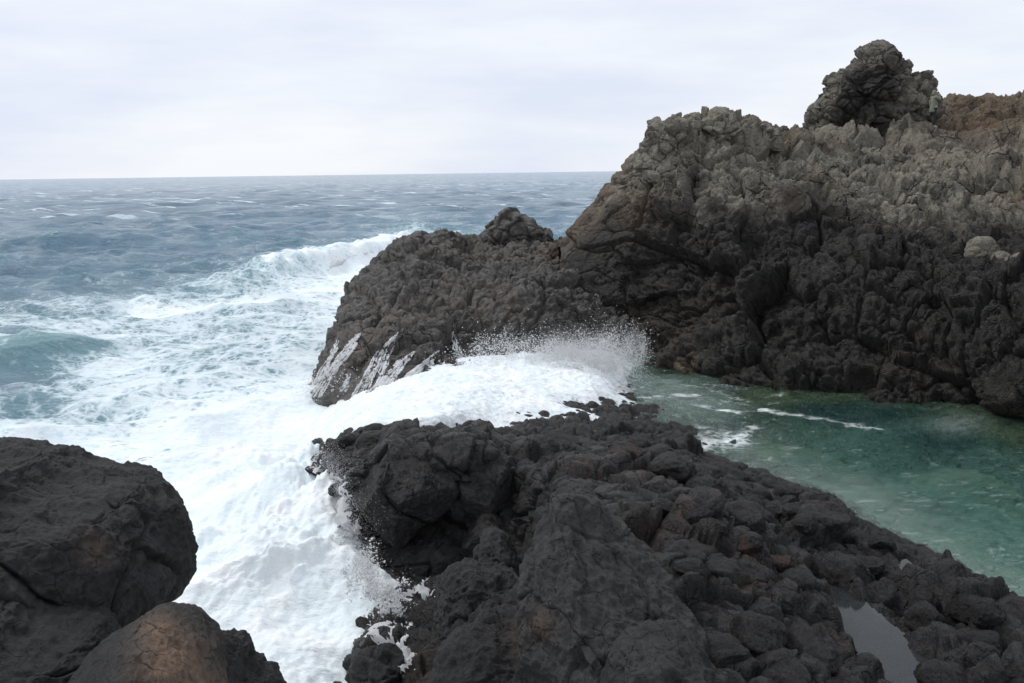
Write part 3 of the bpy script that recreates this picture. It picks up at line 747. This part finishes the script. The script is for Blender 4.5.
# ------------------------------------------------------------------ rocks that stand out
import bmesh
def ico(sub):
    bm = bmesh.new(); bmesh.ops.create_icosphere(bm, subdivisions=sub, radius=1)
    me = bpy.data.meshes.new('t'); bm.to_mesh(me); bm.free()
    v = np.zeros(len(me.vertices)*3, f32); me.vertices.foreach_get('co', v)
    q = np.zeros(len(me.polygons)*3, np.int32); me.polygons.foreach_get('vertices', q)
    bpy.data.meshes.remove(me)
    return v.reshape(-1, 3), q.reshape(-1, 3)
ICO = {s: ico(s) for s in (3, 5, 6, 7, 8)}
def tri_normals(V, T):
    n = np.cross(V[T[:, 1]]-V[T[:, 0]], V[T[:, 2]]-V[T[:, 0]])
    out = np.zeros_like(V)
    for k in range(3): np.add.at(out, T[:, k], n)
    return out/(np.linalg.norm(out, axis=1, keepdims=True)+1e-9)
def outline_rock(name, outline, cen, y, depth, spec, mat, seed, label, cat='rock', group=None, sub=7, power=.72, lean=0.0, dryv=.3, och=(), back=1.0, shrink=None, facets=0):
    """a solid rock of the given real distance and thickness; its profile follows the pixel outline"""
    D, T = ICO[sub]
    c = np.array(Y(cen[0], cen[1], y))
    pts = np.array([Y(a, b, y) for a, b in outline]) - c
    th = np.arctan2(pts[:, 2], pts[:, 0]); r = np.hypot(pts[:, 0], pts[:, 2])
    o = np.argsort(th); th, r = th[o], r[o]
    th = np.concatenate([th[-2:]-2*np.pi, th, th[:2]+2*np.pi]); r = np.concatenate([r[-2:], r, r[:2]])
    tt = np.arctan2(D[:, 2], D[:, 0]); s = np.hypot(D[:, 0], D[:, 2])
    # smooth the outline radius slightly
    R = sum(np.interp(tt+q, th, r) for q in (-.06, -.03, 0, .03, .06))/5
    s2 = np.power(np.clip(s, 0, 1), power)
    V = np.stack([np.cos(tt)*R*s2, np.sign(D[:, 1])*np.abs(D[:, 1])**(power+.15)*depth*np.where(D[:, 1] > 0, back, 1), np.sin(tt)*R*s2], 1)
    V *= (1-.42*depth/y) if shrink is None else shrink
    if facets:
        rf = np.random.default_rng(seed)
        for q_ in range(facets):
            n_ = rf.normal(size=3); n_[1] = -abs(n_[1])*1.2; n_ /= np.linalg.norm(n_)
            e_ = V@n_; top_ = e_.max(); cut = top_*rf.uniform(.62, .85)
            V = V - (np.where(e_ > cut, e_-cut, 0)*.88)[:, None]*n_[None, :]
    V[:, 1] += lean*V[:, 2]
    V = V.astype(f32)
    P_ = (V + c).astype(f32)
    N_ = tri_normals(P_, T)
    if (N_*V).sum() < 0: N_ = -N_
    d = rock_disp(P_, spec, seed); d -= np.percentile(d, 60)
    PP = P_ + N_*d[:, None]
    base = np.array([c[0], y, PP[:, 2].min()])
    oc = np.zeros(len(PP))
    for px, py, r_, s_ in och:
        qx_, qy_ = project(PP); oc = np.maximum(oc, s_*np.exp(-(((qx_-px)**2+(qy_-py)**2)/(r_*r_))))
    dr = np.full(len(PP), dryv) + .25*vnoise(PP, .8*depth+.3, seed)
    o_ = mesh_np(name, PP, T, {'dry': dr, 'ochre': oc}, mat, origin=base)
    tag(o_, label, cat, group)
    return o_
NEAR = [('f', 1.4, .18), ('b', (1.3, 1.3, 1.1), .06, 1.1, .04, .3), ('R', .7, .13), ('f', .25, .03), ('f', .09, .02), ('c', .08, .012), ('c', .42, .13), ('c', .16, .035)]
SMOOTH = [('f', 1.1, .10), ('f', .35, .03), ('f', .1, .016), ('c', .2, .02), ('c', .07, .01), ('R', .5, .05)]
BIG = [('f', 2.2, .22), ('b', (2.6, 2.6, 2.4), .20, .9, .035, .35), ('b', (.8, .8, .6), .025, 1.0, .06, .3), ('R', .9, .11), ('f', .16, .028), ('c', .14, .015), ('c', .4, .05)]
outline_rock('boulder', [(-160, 470), (-60, 445), (0, 447), (28, 443), (50, 458), (62, 466), (88, 466), (120, 472), (150, 474), (165, 492), (180, 505), (188, 525), (190, 550), (194, 580), (190, 602), (176, 612), (140, 622), (90, 650), (0, 670), (-120, 680), (-220, 600)],
             (12, 562), 11.0, 2.0, BIG, M_near, 3, 'largest dark boulder at the left edge, with a wide crack down its middle', 'boulder', sub=8, power=.6, dryv=.25, shrink=.905, och=((95, 550, 18, .35),))
outline_rock('boulder', [(-120, 610), (-40, 585), (0, 583), (25, 590), (45, 605), (75, 612), (105, 618), (125, 640), (140, 680), (120, 760), (0, 800), (-120, 780)],
             (20, 680), 9.2, 1.3, BIG, M_near, 8, 'low grey-black rock in the bottom left corner, wedged under the cracked boulder', 'boulder', sub=7, power=.7, dryv=.3)
outline_rock('boulder', [(60, 690), (85, 660), (110, 637), (135, 617), (160, 607), (178, 610), (200, 625), (215, 645), (226, 670), (236, 700), (230, 780), (150, 840), (60, 800), (30, 740)],
             (150, 715), 8.0, 1.1, SMOOTH, M_near, 14, 'dark boulder with a rusty brown face at the bottom left, in front of the surf', 'boulder', sub=8, power=.75, dryv=.3, och=((172, 665, 34, 1.3), (160, 635, 22, 1.2), (195, 700, 34, 1.3)))
outline_rock('boulder', [(205, 665), (212, 640), (225, 636), (243, 645), (247, 655), (244, 668), (262, 676), (275, 690), (270, 740), (220, 760)],
             (235, 690), 8.6, .6, NEAR, M_near, 21, 'small knobbly dark rock at the right foot of the rusty brown boulder', 'boulder', sub=7, dryv=.2)
# boulders below the shelf wall
outline_rock('boulder', [(510, 585), (520, 555), (540, 530), (555, 512), (575, 504), (596, 512), (615, 530), (640, 548), (660, 575), (685, 610), (712, 650), (745, 700), (740, 780), (620, 830), (540, 780), (518, 700), (512, 640)],
             (612, 665), 10.0, 1.5, NEAR, M_near, 33, 'tall pitted charcoal boulder with a pointed top at the bottom centre of the shelf', 'boulder', sub=8, power=.8, lean=.5, dryv=.6, facets=4, och=((540, 625, 14, .5),))
outline_rock('boulder', [(440, 610), (444, 580), (460, 570), (485, 570), (508, 574), (520, 590), (522, 612), (505, 632), (475, 638), (450, 640)],
             (482, 606), 12.0, .62, NEAR, M_near, 41, 'flat-topped dark block resting on the larger grey slab, left of the pointed boulder', 'boulder', sub=7, power=.6, lean=.3, dryv=.3)
outline_rock('boulder', [(425, 700), (432, 668), (440, 640), (460, 624), (510, 620), (545, 612), (560, 640), (580, 670), (590, 720), (560, 800), (470, 800), (420, 760)],
             (500, 700), 10.8, 1.1, NEAR, M_near, 47, 'broad grey slab on the bottom edge, under the flat-topped dark block', 'boulder', sub=7, power=.65, lean=.35, dryv=.35, och=((535, 640, 22, .55),))
outline_rock('boulder', [(474, 572), (480, 550), (490, 534), (502, 536), (512, 552), (518, 575), (505, 590), (482, 590)],
             (496, 566), 14.0, .5, NEAR, M_near, 52, 'small upright wedge-shaped rock in the hollow behind the flat-topped block', 'boulder', sub=6, power=.65, dryv=.15)
outline_rock('boulder', [(346, 690), (352, 665), (370, 654), (390, 658), (400, 680), (398, 730), (350, 730)],
             (374, 695), 12.2, .6, NEAR, M_near, 58, 'round dark rock on the bottom edge where the foam drains between the boulders', 'boulder', sub=6, dryv=.1)
outline_rock('boulder', [(590, 700), (620, 660), (670, 645), (710, 655), (740, 690), (740, 760), (600, 760)],
             (670, 720), 8.6, .8, NEAR, M_near, 61, 'rough dark hump on the bottom edge right of the pointed boulder', 'boulder', sub=7, power=.75, lean=.4, dryv=.35)
# blocks of the shelf wall
WALL = [('f', 1.4, .08), ('b', (1.9, 1.9, 1.9), .12, 1.3, .03, .2), ('b', .8, .015, 1.0, .03, .2), ('f', .25, .025), ('f', .07, .008), ('R', .6, .055)]
wall = [
 ([(327, 494), (338, 480), (355, 462), (362, 448), (378, 440), (410, 444), (440, 452), (455, 470), (462, 500), (448, 530), (420, 552), (392, 548), (368, 528), (352, 505)], (405, 495), 17.0, 1.3, 'large smooth bulging block on the left corner of the shelf wall, above the surge', 8),
 ([(368, 560), (380, 545), (420, 540), (460, 535), (470, 560), (462, 590), (430, 602), (392, 598), (374, 585)], (420, 572), 16.4, 1.0, 'smooth wet block at the foot of the shelf wall, beside the churning foam', 7),
 ([(456, 470), (470, 456), (500, 452), (525, 462), (528, 490), (510, 520), (480, 525), (462, 505)], (492, 488), 17.0, .8, 'cracked rounded block in the shelf wall right of the bulging corner block', 7),
 ([(545, 486), (556, 470), (580, 462), (600, 470), (606, 488), (596, 506), (570, 514), (552, 505)], (576, 488), 15.6, .7, 'angular block jutting from the shelf directly above the pointed boulder', 7),
 ([(462, 530), (480, 518), (505, 520), (515, 540), (500, 560), (475, 562)], (488, 540), 16.0, .55, 'small slanted block in the shadow of the shelf wall', 6)]
for i, (ol, cn, y_, dp, lb, sb) in enumerate(wall):
    outline_rock('rock_block', ol, cn, y_, dp, WALL, M_fore, 80+i*5, lb, 'rock', 'blocks of the shelf wall', sub=sb, power=.62, dryv=.15, facets=7)
# far outcrops
FAR = [('p', (1.3, 1.3, 1.1), .25, 4.0), ('b', .7, .2, 1.1), ('f', .2, .06)]
outline_rock('rock_outcrop', [(478, 242), (482, 230), (490, 222), (500, 214), (512, 210), (524, 217), (538, 226), (549, 230), (552, 240), (540, 250), (500, 256), (484, 252)],
             (514, 238), 47, 1.4, FAR, M_head, 92, 'dark knobbly outcrop topping the low headland, against the open sea', 'rock outcrop', sub=7, power=.8, dryv=.25)
outline_rock('rock_outcrop', [(388, 262), (395, 250), (410, 240), (430, 234), (450, 234), (462, 242), (460, 256), (430, 264), (400, 268)],
             (425, 252), 43, 1.2, FAR, M_head, 95, 'brown lumpy hump at the seaward end of the headland top', 'rock outcrop', sub=7, power=.8, dryv=.25)
PIN = [('p', (2.2, 2.2, 1.8), .28, 4.0), ('b', (1.5, 1.5, 1.1), .36, 1.2), ('b', (.65, .65, .45), .16, 1.2), ('r', .4, .09), ('f', .14, .04), ('c', .7, .14)]
outline_rock('rock_pinnacle', [(813, 150), (811, 128), (813, 106), (824, 98), (829, 90), (829, 77), (840, 70), (850, 66), (862, 60), (872, 50), (884, 44), (896, 50), (904, 62), (905, 72), (902, 79), (912, 76), (924, 73), (931, 80), (928, 90), (934, 98), (936, 112), (915, 135), (880, 165), (840, 165)],
             (868, 110), 50.5, 2.4, PIN, M_cliff, 101, 'tall jagged dark pinnacle crowning the cliff, left of the person', 'rock', sub=8, power=.62, dryv=.5, shrink=.97)
crest = [([(625, 200), (632, 175), (642, 150), (650, 132), (660, 120), (675, 116), (690, 122), (697, 140), (695, 175), (670, 200)], (662, 160), 41, 2.0, 'pale rounded crag at the seaward top corner of the cliff'),
         ([(697, 150), (700, 122), (712, 112), (724, 112), (736, 124), (742, 150), (725, 170), (705, 170)], (720, 142), 41.5, 1.5, 'pale peaked crag in the middle of the left cliff crest'),
         ([(738, 150), (742, 128), (756, 122), (768, 119), (776, 132), (776, 145), (765, 165), (745, 168)], (758, 145), 41.5, 1.3, 'pale notched crag at the right end of the left cliff crest')]
for i, (ol, cn, y_, dp, lb) in enumerate(crest):
    outline_rock('rock_crag', ol, cn, y_, dp, PIN, M_cliff, 231+i*7, lb, 'rock', 'pale crags along the cliff crest', sub=7, power=.7, dryv=.95)
for i, (cx, cy, rx, ry, y_, lb) in enumerate([(982, 250, 17, 14, 31.5, 'pale rounded boulder perched on the upper right of the dark cliff'), (1001, 262, 12, 12, 31, 'pale boulder just below and right of the perched one on the cliff'),
      (789, 206, 20, 22, 36.5, 'reddish brown rounded block set in the middle of the cliff'), (1020, 262, 14, 9, 30, 'pale low boulder at the right edge of the dark cliff')]):
    ol = [(cx+rx*math.cos(a)*(1+.12*math.sin(3*a+i)), cy+ry*math.sin(a)*(1+.1*math.cos(2*a+i))) for a in np.linspace(0, 6.28, 13)[:-1]]
    outline_rock('boulder', ol, (cx, cy), y_, rx/34*.9, [('f', .8, .08), ('p', .6, .08, 4.0), ('f', .2, .03)], M_cliff, 140+i, lb, 'boulder', sub=6, dryv=.95 if i != 2 else .4, och=((789, 200, 18, .5),) if i == 2 else ())
for i, (cx, cy, rx, ry, y_, lb) in enumerate([(574, 250, 22, 12, 42.8, 'ochre rounded rock where the headland meets the cliff'), (700, 361, 32, 10, 32.9, 'low tan rock at the far waterline of the green pool'), (745, 374, 24, 9, 31.3, 'brown rock at the far waterline, right of the tan one')]):
    ol = [(cx+rx*math.cos(a)*(1+.12*math.sin(3*a+i)), cy+ry*math.sin(a)*(1+.1*math.cos(2*a+i))) for a in np.linspace(0, 6.28, 13)[:-1]]
    outline_rock('boulder', ol, (cx, cy), y_, rx/34*1.1, FAR, M_cliff, 160+i, lb, 'boulder', sub=6, dryv=.5, och=((cx, cy, 40, 1.0),))

# ------------------------------------------------------------------ lava cobbles all over the shelf
random.seed(7)
protos = []
for s in range(10):
    D, T = ICO[5]
    V = D.copy()
    rs = np.random.default_rng(200+s)
    for k in range(9):                                       # planes give blocky faces
        n = rs.normal(size=3); n /= np.linalg.norm(n)
        dd = rs.uniform(.62, .9); e = V@n - dd
        V = V - np.where(e > 0, e, 0)[:, None]*n[None, :]*.85
    V = V.astype(f32)
    N_ = tri_normals(V, T)
    V = V + N_*rock_disp(V+s*9, [('f', .9, .14), ('p', .8, .07, 4.0), ('R', .5, .09), ('f', .12, .012)], 300+s)[:, None]
    V[:, 2] *= .78
    for var in range(1):
        me_o = mesh_np('lava_cobble', V, T, {'dry': .25+.3*vnoise(V, .8, s), 'ochre': np.zeros(len(V))}, M_fore)
        protos.append(me_o)
rusty = []
for s in (0, 3, 6):
    me = protos[s].data.copy()
    a = np.zeros(len(me.vertices)*3, f32); me.vertices.foreach_get('co', a); a = a.reshape(-1, 3)
    me.attributes['ochre'].data.foreach_set('value', np.clip(.3+.9*vnoise(a, .7, s+5), 0, .9).astype(f32))
    rusty.append(me)
spots = []
def region(n, poly, rmin, rmax, zref, where, tries=6000):
    c = 0
    for _ in range(tries):
        if c >= n: break
        xs = [p[0] for p in poly]; ys = [p[1] for p in poly]
        px, py = random.uniform(min(xs), max(xs)), random.uniform(min(ys), max(ys))
        ins = False; j = len(poly)-1
        for i in range(len(poly)):
            if (poly[i][1] > py) != (poly[j][1] > py) and px < (poly[j][0]-poly[i][0])*(py-poly[i][1])/(poly[j][1]-poly[i][1])+poly[i][0]: ins = not ins
            j = i
        if not ins: continue
        if min(float(seg_d(np.array([px]), np.array([py]), q)[0]) for q in PUD) < 1.15: continue
        p = Z(px, py, zref)
        r = random.uniform(rmin, rmax)
        hp_, nn = drop(shelf, p[0], p[1])
        if hp_ is None: continue
        if any((hp_.x-a)**2+(hp_.y-b)**2 < (.8*(r+r2))**2 for a, b, _, r2, _w in spots): continue
        spots.append((hp_.x, hp_.y, hp_.z, r, where)); c += 1
region(22, [(312, 476), (330, 452), (385, 434), (500, 436), (560, 436), (560, 450), (400, 446), (350, 462), (330, 484)], .16, .34, 1.8, 'along the seaward lip of the shelf wall')
region(34, [(560, 440), (640, 436), (700, 446), (760, 476), (760, 520), (700, 520), (640, 500), (560, 470)], .22, .45, 1.6, 'on the shelf top between the surf and the pool')
region(40, [(700, 470), (760, 476), (860, 530), (960, 585), (1040, 630), (1040, 690), (900, 600), (800, 560), (700, 520)], .2, .42, 1.3, 'in the band along the edge of the pool')
region(36, [(650, 520), (760, 540), (860, 620), (1000, 690), (720, 700), (680, 600)], .16, .36, 1.7, 'around the long puddle low on the shelf')
for i, (x, y, z_, r, wh) in enumerate(spots):
    ru = (i % 13 == 5)
    if ru: me = rusty[(i//13) % 3]
    else: me = protos[i % 10].data
    if i < 10 and not ru:
        o = protos[i]
    else:
        o = bpy.data.objects.new('lava_cobble', me); C.objects.link(o)
    o.location = (x, y, z_ - r*.12)
    o.scale = (r*random.uniform(.9, 1.3), r*random.uniform(.8, 1.1), r*random.uniform(.8, 1.1))
    o.rotation_euler = (random.uniform(-.35, .35), random.uniform(-.35, .35), random.uniform(0, 6.28))
    tag(o, ('rust-stained' if ru else 'plain dark')+' rounded lava cobble '+wh, 'rock', ('rusty' if ru else 'dark')+' cobbles '+wh)
for k_, p in enumerate(protos):
    if 'category' not in p: bpy.data.objects.remove(p)
# ------------------------------------------------------------------ spray
rs = np.random.default_rng(3)
pts = []; rad = []
def burst(n, pf, r0, r1):
    for _ in range(n):
        p = pf(); pts.append(p); rad.append(math.exp(rs.uniform(math.log(r0), math.log(r1))))
def plume():
    a = rs.normal(580, 34); y_ = 352 - abs(rs.normal(0, 13)) + rs.normal(0, 8)
    return Y(a, y_ + 6, 32.5+rs.normal(0, 1.0))
def jets(nj, nd, of, vf, spread, r0, rmax, tmax=.7):
    for _ in range(nj):
        o3 = np.array(of()); v3 = np.array(vf()); tm = rs.uniform(.3, 1)*tmax
        m_ = max(8, int(nd*rs.uniform(.3, 1.8)))
        for _k in range(m_):
            t = tm*rs.uniform(0, 1)**.7
            p = o3 + v3*t*rs.uniform(.65, 1.15) + np.array([0, 0, -4.9*t*t]) + rs.normal(0, 1, 3)*spread*(.15+t)
            pts.append(tuple(p)); rad.append(min(rmax, r0*math.exp(rs.exponential(.75))))
burst(26000, plume, .0015, .0045)
def o_pl():
    return Z(rs.triangular(470, 575, 665), rs.uniform(352, 374), .9)
jets(150, 330, o_pl, lambda: (rs.normal(.3, .6), rs.normal(0, .5), rs.uniform(1.2, 4.4)), .26, .0022, .016)
def o_fc():
    t = rs.uniform(0, 1)
    cxp = np.interp(t, [0, .25, .5, .75, 1], [318, 332, 345, 365, 392]); cyp = np.interp(t, [0, .25, .5, .75, 1], [470, 500, 545, 590, 612])
    return Z(cxp+rs.normal(0, 5), cyp+rs.normal(0, 5), .75)
jets(130, 120, o_fc, lambda: (rs.normal(.35, .4), rs.normal(-.1, .3), rs.uniform(.8, 2.9)), .12, .002, .018, .45)
def o_sg():
    return Z(rs.uniform(330, 560), rs.uniform(380, 425), 1.45)
jets(0, 60, o_sg, lambda: (rs.normal(-.3, .6), rs.normal(-.3, .5), rs.uniform(.6, 1.8)), .15, .004, .03, .4)
def veil():
    t = rs.uniform(0, 1); return Y(480+t*150 + rs.normal(0, 6), 350+rs.normal(0, 9)+t*4, 31.5+rs.normal(0, .8))
burst(5000, veil, .006, .02)
def drift():
    return Y(rs.normal(605, 16), rs.normal(372, 22), 30.5+rs.normal(0, 1))
burst(6000, drift, .004, .012)
def face():
    t = rs.uniform(0, 1)
    cxp = np.interp(t, [0, .25, .5, .75, 1], [338, 350, 362, 375, 392]); cyp = np.interp(t, [0, .25, .5, .75, 1], [462, 490, 530, 575, 600])
    k_ = int(t*40); ox = 26*abs(math.sin(k_*12.9898)*43.7 % 1)**2; oy = 16*(math.sin(k_*78.2)*23.1 % 1)
    return Y(cxp - 17 + rs.exponential(3+ox*.4), cyp-oy+rs.normal(0, 9), np.interp(t, [0, 1], [17.4, 15.0])+rs.normal(0, .2)-.7)
burst(9000, face, .0015, .0042)
def chan():
    return Z(rs.uniform(200, 390), rs.uniform(470, 690), abs(rs.normal(0, .35))+.45)

def cas():
    i = rs.integers(0, len(CAS)); c = CAS[i]; a = c[-1]
    return Y(a[0]+rs.normal(0, 9), a[1]+rs.normal(-4, 9), 30.3+rs.normal(0, .4))
burst(2500, cas, .006, .022)
def crest_():
    t = rs.uniform(0, 1); return Y(330+t*95, 268-t*26-abs(rs.normal(0, 3)), np.interp(t, [0, 1], [74, 92]))
burst(2500, crest_, .015, .05)
pts = np.array(pts); rad = np.array(rad)
tet = np.array([[1, 1, 1], [1, -1, -1], [-1, 1, -1], [-1, -1, 1]], float)/1.2
tf = np.array([[0, 1, 2], [0, 3, 1], [0, 2, 3], [1, 3, 2]])
Vd = (pts[:, None, :] + rad[:, None, None]*tet[None]*rs.uniform(.6, 1.4, (len(pts), 4, 1))).reshape(-1, 3)
Td = (tf[None]+(np.arange(len(pts))*4)[:, None, None]).reshape(-1, 3)
sp = mesh_np('sea_spray', Vd, Td, None, M_foam, smooth=True); sp['kind'] = 'stuff'

# ------------------------------------------------------------------ mist over the breaking water
def mist_mat(dens):
    m, t = nodemat('spray_mist'); k = NT(t)
    tcn = k.n('ShaderNodeTexCoord').outputs['Object']
    ln = k.n('ShaderNodeVectorMath', operation='LENGTH'); t.links.new(tcn, ln.inputs[0])
    fall = k.rng(ln.outputs['Value'], 1.0, .15)
    n = k.rng(k.noise(tcn, 2.2, 4, .6), .38, .68)
    d = k.math('MULTIPLY', k.math('MULTIPLY', fall, n), dens)
    v = k.n('ShaderNodeVolumePrincipled', {'Color': (.95, .96, .97, 1), 'Density': d, 'Anisotropy': .2})
    o = k.n('ShaderNodeOutputMaterial'); t.links.new(v.outputs[0], o.inputs['Volume'])
    return m
for (px, py, y_, sx_, sy_, sz_, dn) in ((572, 362, 31.8, 2.1, 1.8, 1.1, .8), (345, 395, 30, 2.2, 1.5, 1.0, .5)):
    D, T = ICO[3]
    o = mesh_np('spray_mist', D, T, None, mist_mat(dn)); o.location = Y(px, py, y_); o.scale = (sx_, sy_, sz_); o['kind'] = 'stuff'
# ------------------------------------------------------------------ the person on the cliff path
def skin_mesh(name, chains, mat, parent, sub=2):
    """one continuous skinned surface; chains: lists of (x, y, z, r); a point that repeats an earlier one joins there"""
    vs, rs_, es, idx = [], [], [], {}
    for ch in chains:
        prev = None
        for (x, y, z, r) in ch:
            key = (round(x, 4), round(y, 4), round(z, 4))
            if key not in idx:
                idx[key] = len(vs); vs.append((x, y, z)); rs_.append(r)
            if prev is not None: es.append((prev, idx[key]))
            prev = idx[key]
    me = bpy.data.meshes.new(name); me.from_pydata(vs, es, []); me.update()
    o = bpy.data.objects.new(name, me); C.objects.link(o)
    o.modifiers.new('skin', 'SKIN')
    if not me.skin_vertices:
        bpy.context.view_layer.objects.active = o
        bpy.ops.mesh.customdata_skin_add()
    for i, sv in enumerate(me.skin_vertices[0].data):
        r = rs_[i]; sv.radius = r if isinstance(r, tuple) else (r, r)
        sv.use_root = (i == 0)
    o.modifiers.new('sub', 'SUBSURF').levels = sub
    o.modifiers['sub'].render_levels = sub
    bpy.context.view_layer.update()
    dg = bpy.context.evaluated_depsgraph_get()
    m2 = bpy.data.meshes.new_from_object(o.evaluated_get(dg))
    m2.name = name; o.modifiers.clear(); o.data = m2
    for p in m2.polygons: p.use_smooth = True
    m2.materials.clear(); m2.materials.append(mat); o.parent = parent
    return o
cliff_bvh = BVHTree.FromPolygons([tuple(v) for v in PC.reshape(cnv, cnu, 3)[::2, ::2].reshape(-1, 3).tolist()],
                                 grid_quads(len(range(0, cnu, 2)), len(range(0, cnv, 2))).tolist())
dr_ = Vector(ray(934, 129)).normalized()
hit = cliff_bvh.ray_cast(Vector((0, 0, CAM_H)), dr_)[0]
print('person at', hit)
per = bpy.data.objects.new('person', None); C.objects.link(per)
per.location = hit + Vector((0, .12, .06)); per.rotation_euler = (0, 0, math.radians(12)); per.scale = (1, 1, 1)
tag(per, 'person in a long grey-green hooded jacket and dark trousers, one hand raised to the face', 'person')
m_skin = plain('skin', (.52, .33, .25), .5, .05); m_jk = plain('green_cloth', (.18, .195, .145), .9, .2, 9); m_tr = plain('dark_cloth', (.022, .024, .03), .9, .2)
m_sh = plain('pale_shoes', (.55, .48, .47), .7, .1); m_dk = plain('dark_detail', (.02, .015, .012), .4, .1)
hp = (0, 0, .90)
sho = (0, 0, 1.36)
rh = (.16, -.06, 1.485)        # raised hand in front of the face
lh = (-.20, -.17, .80)
def fingers(w, d, u, s):
    out = []
    d = Vector(d).normalized(); u = Vector(u).normalized(); n = d.cross(u)
    w = Vector(w)
    palm = w + d*.085
    for k_, ln in enumerate((.065, .075, .070, .055)):
        b = palm + u*(.027-.018*k_); k1 = b + d*ln*.5 + n*.008*s; k2 = b + d*ln*.9 + n*.03*s
        out.append([(*w, .024), (*(w+d*.05), .024), (*b, .010), (*k1, .009), (*k2, .008)])
    t0 = w + d*.03 + u*.03
    out.append([(*w, .024), (*t0, .011), (*(t0+d*.035+u*.022), .010), (*(t0+d*.06+u*.02+n*.015*s), .008)])
    return out
body = [[(0, 0, .90, (.13, .15)), (0, 0, 1.05, (.11, .13)), (.01, 0, 1.22, (.12, .15)), (0, 0, 1.36, (.09, .13)), (0, 0, 1.43, .05), (.02, 0, 1.50, .055), (.035, 0, 1.56, (.085, .07)), (.03, 0, 1.63, (.075, .065))],
        [(.035, 0, 1.56, (.085, .07)), (.125, 0, 1.545, .012)],
        [(0, 0, 1.36, (.09, .13)), (0, -.17, 1.35, .055), (.13, -.24, 1.20, .045), (*rh, .024)],
        [(0, 0, 1.36, (.09, .13)), (0, .17, 1.35, .055), (-.07, .22, 1.08, .045), (.02, .2, .84, .024)],
        [(0, 0, .90, (.13, .15)), (-.01, -.09, .84, .08), (-.02, -.10, .47, .055), (-.13, -.10, .09, .038), (-.02, -.10, .04, .032)],
        [(0, 0, .90, (.13, .15)), (.01, .09, .84, .08), (.10, .10, .48, .055), (.13, .10, .09, .038), (.26, .10, .04, .032)]]
body += fingers(rh, (.03, .1, .1), (0, 0.3, -.3), 1) + fingers((.02, .2, .84), (.1, 0, -1), (1, 0, .1), 1)
skin_mesh('body', body, m_skin, per)
skin_mesh('jacket', [[(0, 0, 1.10, (.15, .17)), (-.01, 0, .92, (.17, .19)), (-.02, 0, .74, (.18, .20)), (-.02, 0, .66, (.175, .20))],
        [(0, 0, 1.10, (.15, .17)), (0, 0, 1.26, (.15, .17)), (0, 0, 1.37, (.11, .14)), (0, 0, 1.43, .085)],
        [(0, 0, 1.37, (.11, .14)), (0, -.18, 1.35, .078), (.13, -.25, 1.20, .066), (.157, -.075, 1.46, .046)],
        [(0, 0, 1.37, (.11, .14)), (0, .18, 1.35, .078), (-.07, .23, 1.08, .066), (.015, .205, .87, .048)]], m_jk, per)
skin_mesh('hood', [[(-.035, 0, 1.41, (.10, .10)), (-.04, 0, 1.50, (.11, .105)), (-.02, 0, 1.60, (.115, .10)), (0, 0, 1.675, (.07, .06))]], m_jk, per)
skin_mesh('trousers', [[(0, 0, .92, (.14, .155)), (-.01, -.09, .82, .095), (-.02, -.10, .47, .072), (-.125, -.10, .11, .056)], [(0, 0, .92, (.14, .155)), (.01, .09, .82, .095), (.10, .10, .48, .072), (.13, .10, .11, .056)]], m_tr, per)
for sx_, sy_ in ((-.13, -.10), (.13, .10)):
    skin_mesh('shoe', [[(sx_-.04, sy_, .05, (.045, .05)), (sx_+.05, sy_, .05, (.045, .05)), (sx_+.16, sy_, .035, (.035, .035))]], m_sh, per, 1)
for sy_ in (-.03, .03):
    D, T = ICO[3]; e_ = mesh_np('eye', D*.012, T, None, m_dk, parent=per); e_.location = (.112, sy_, 1.575)
D, T = ICO[3]
cm_ = mesh_np('compact_camera', np.sign(D)*np.abs(D)**.35*np.array([.02, .055, .035]), T, None, m_dk, smooth=False)
cm_.matrix_world = Matrix.Translation(per.location) @ Matrix.Rotation(math.radians(12), 4, 'Z') @ Matrix.Translation((.175, .0, 1.56))
tag(cm_, 'small dark camera held up to the face by the person on the cliff', 'camera')
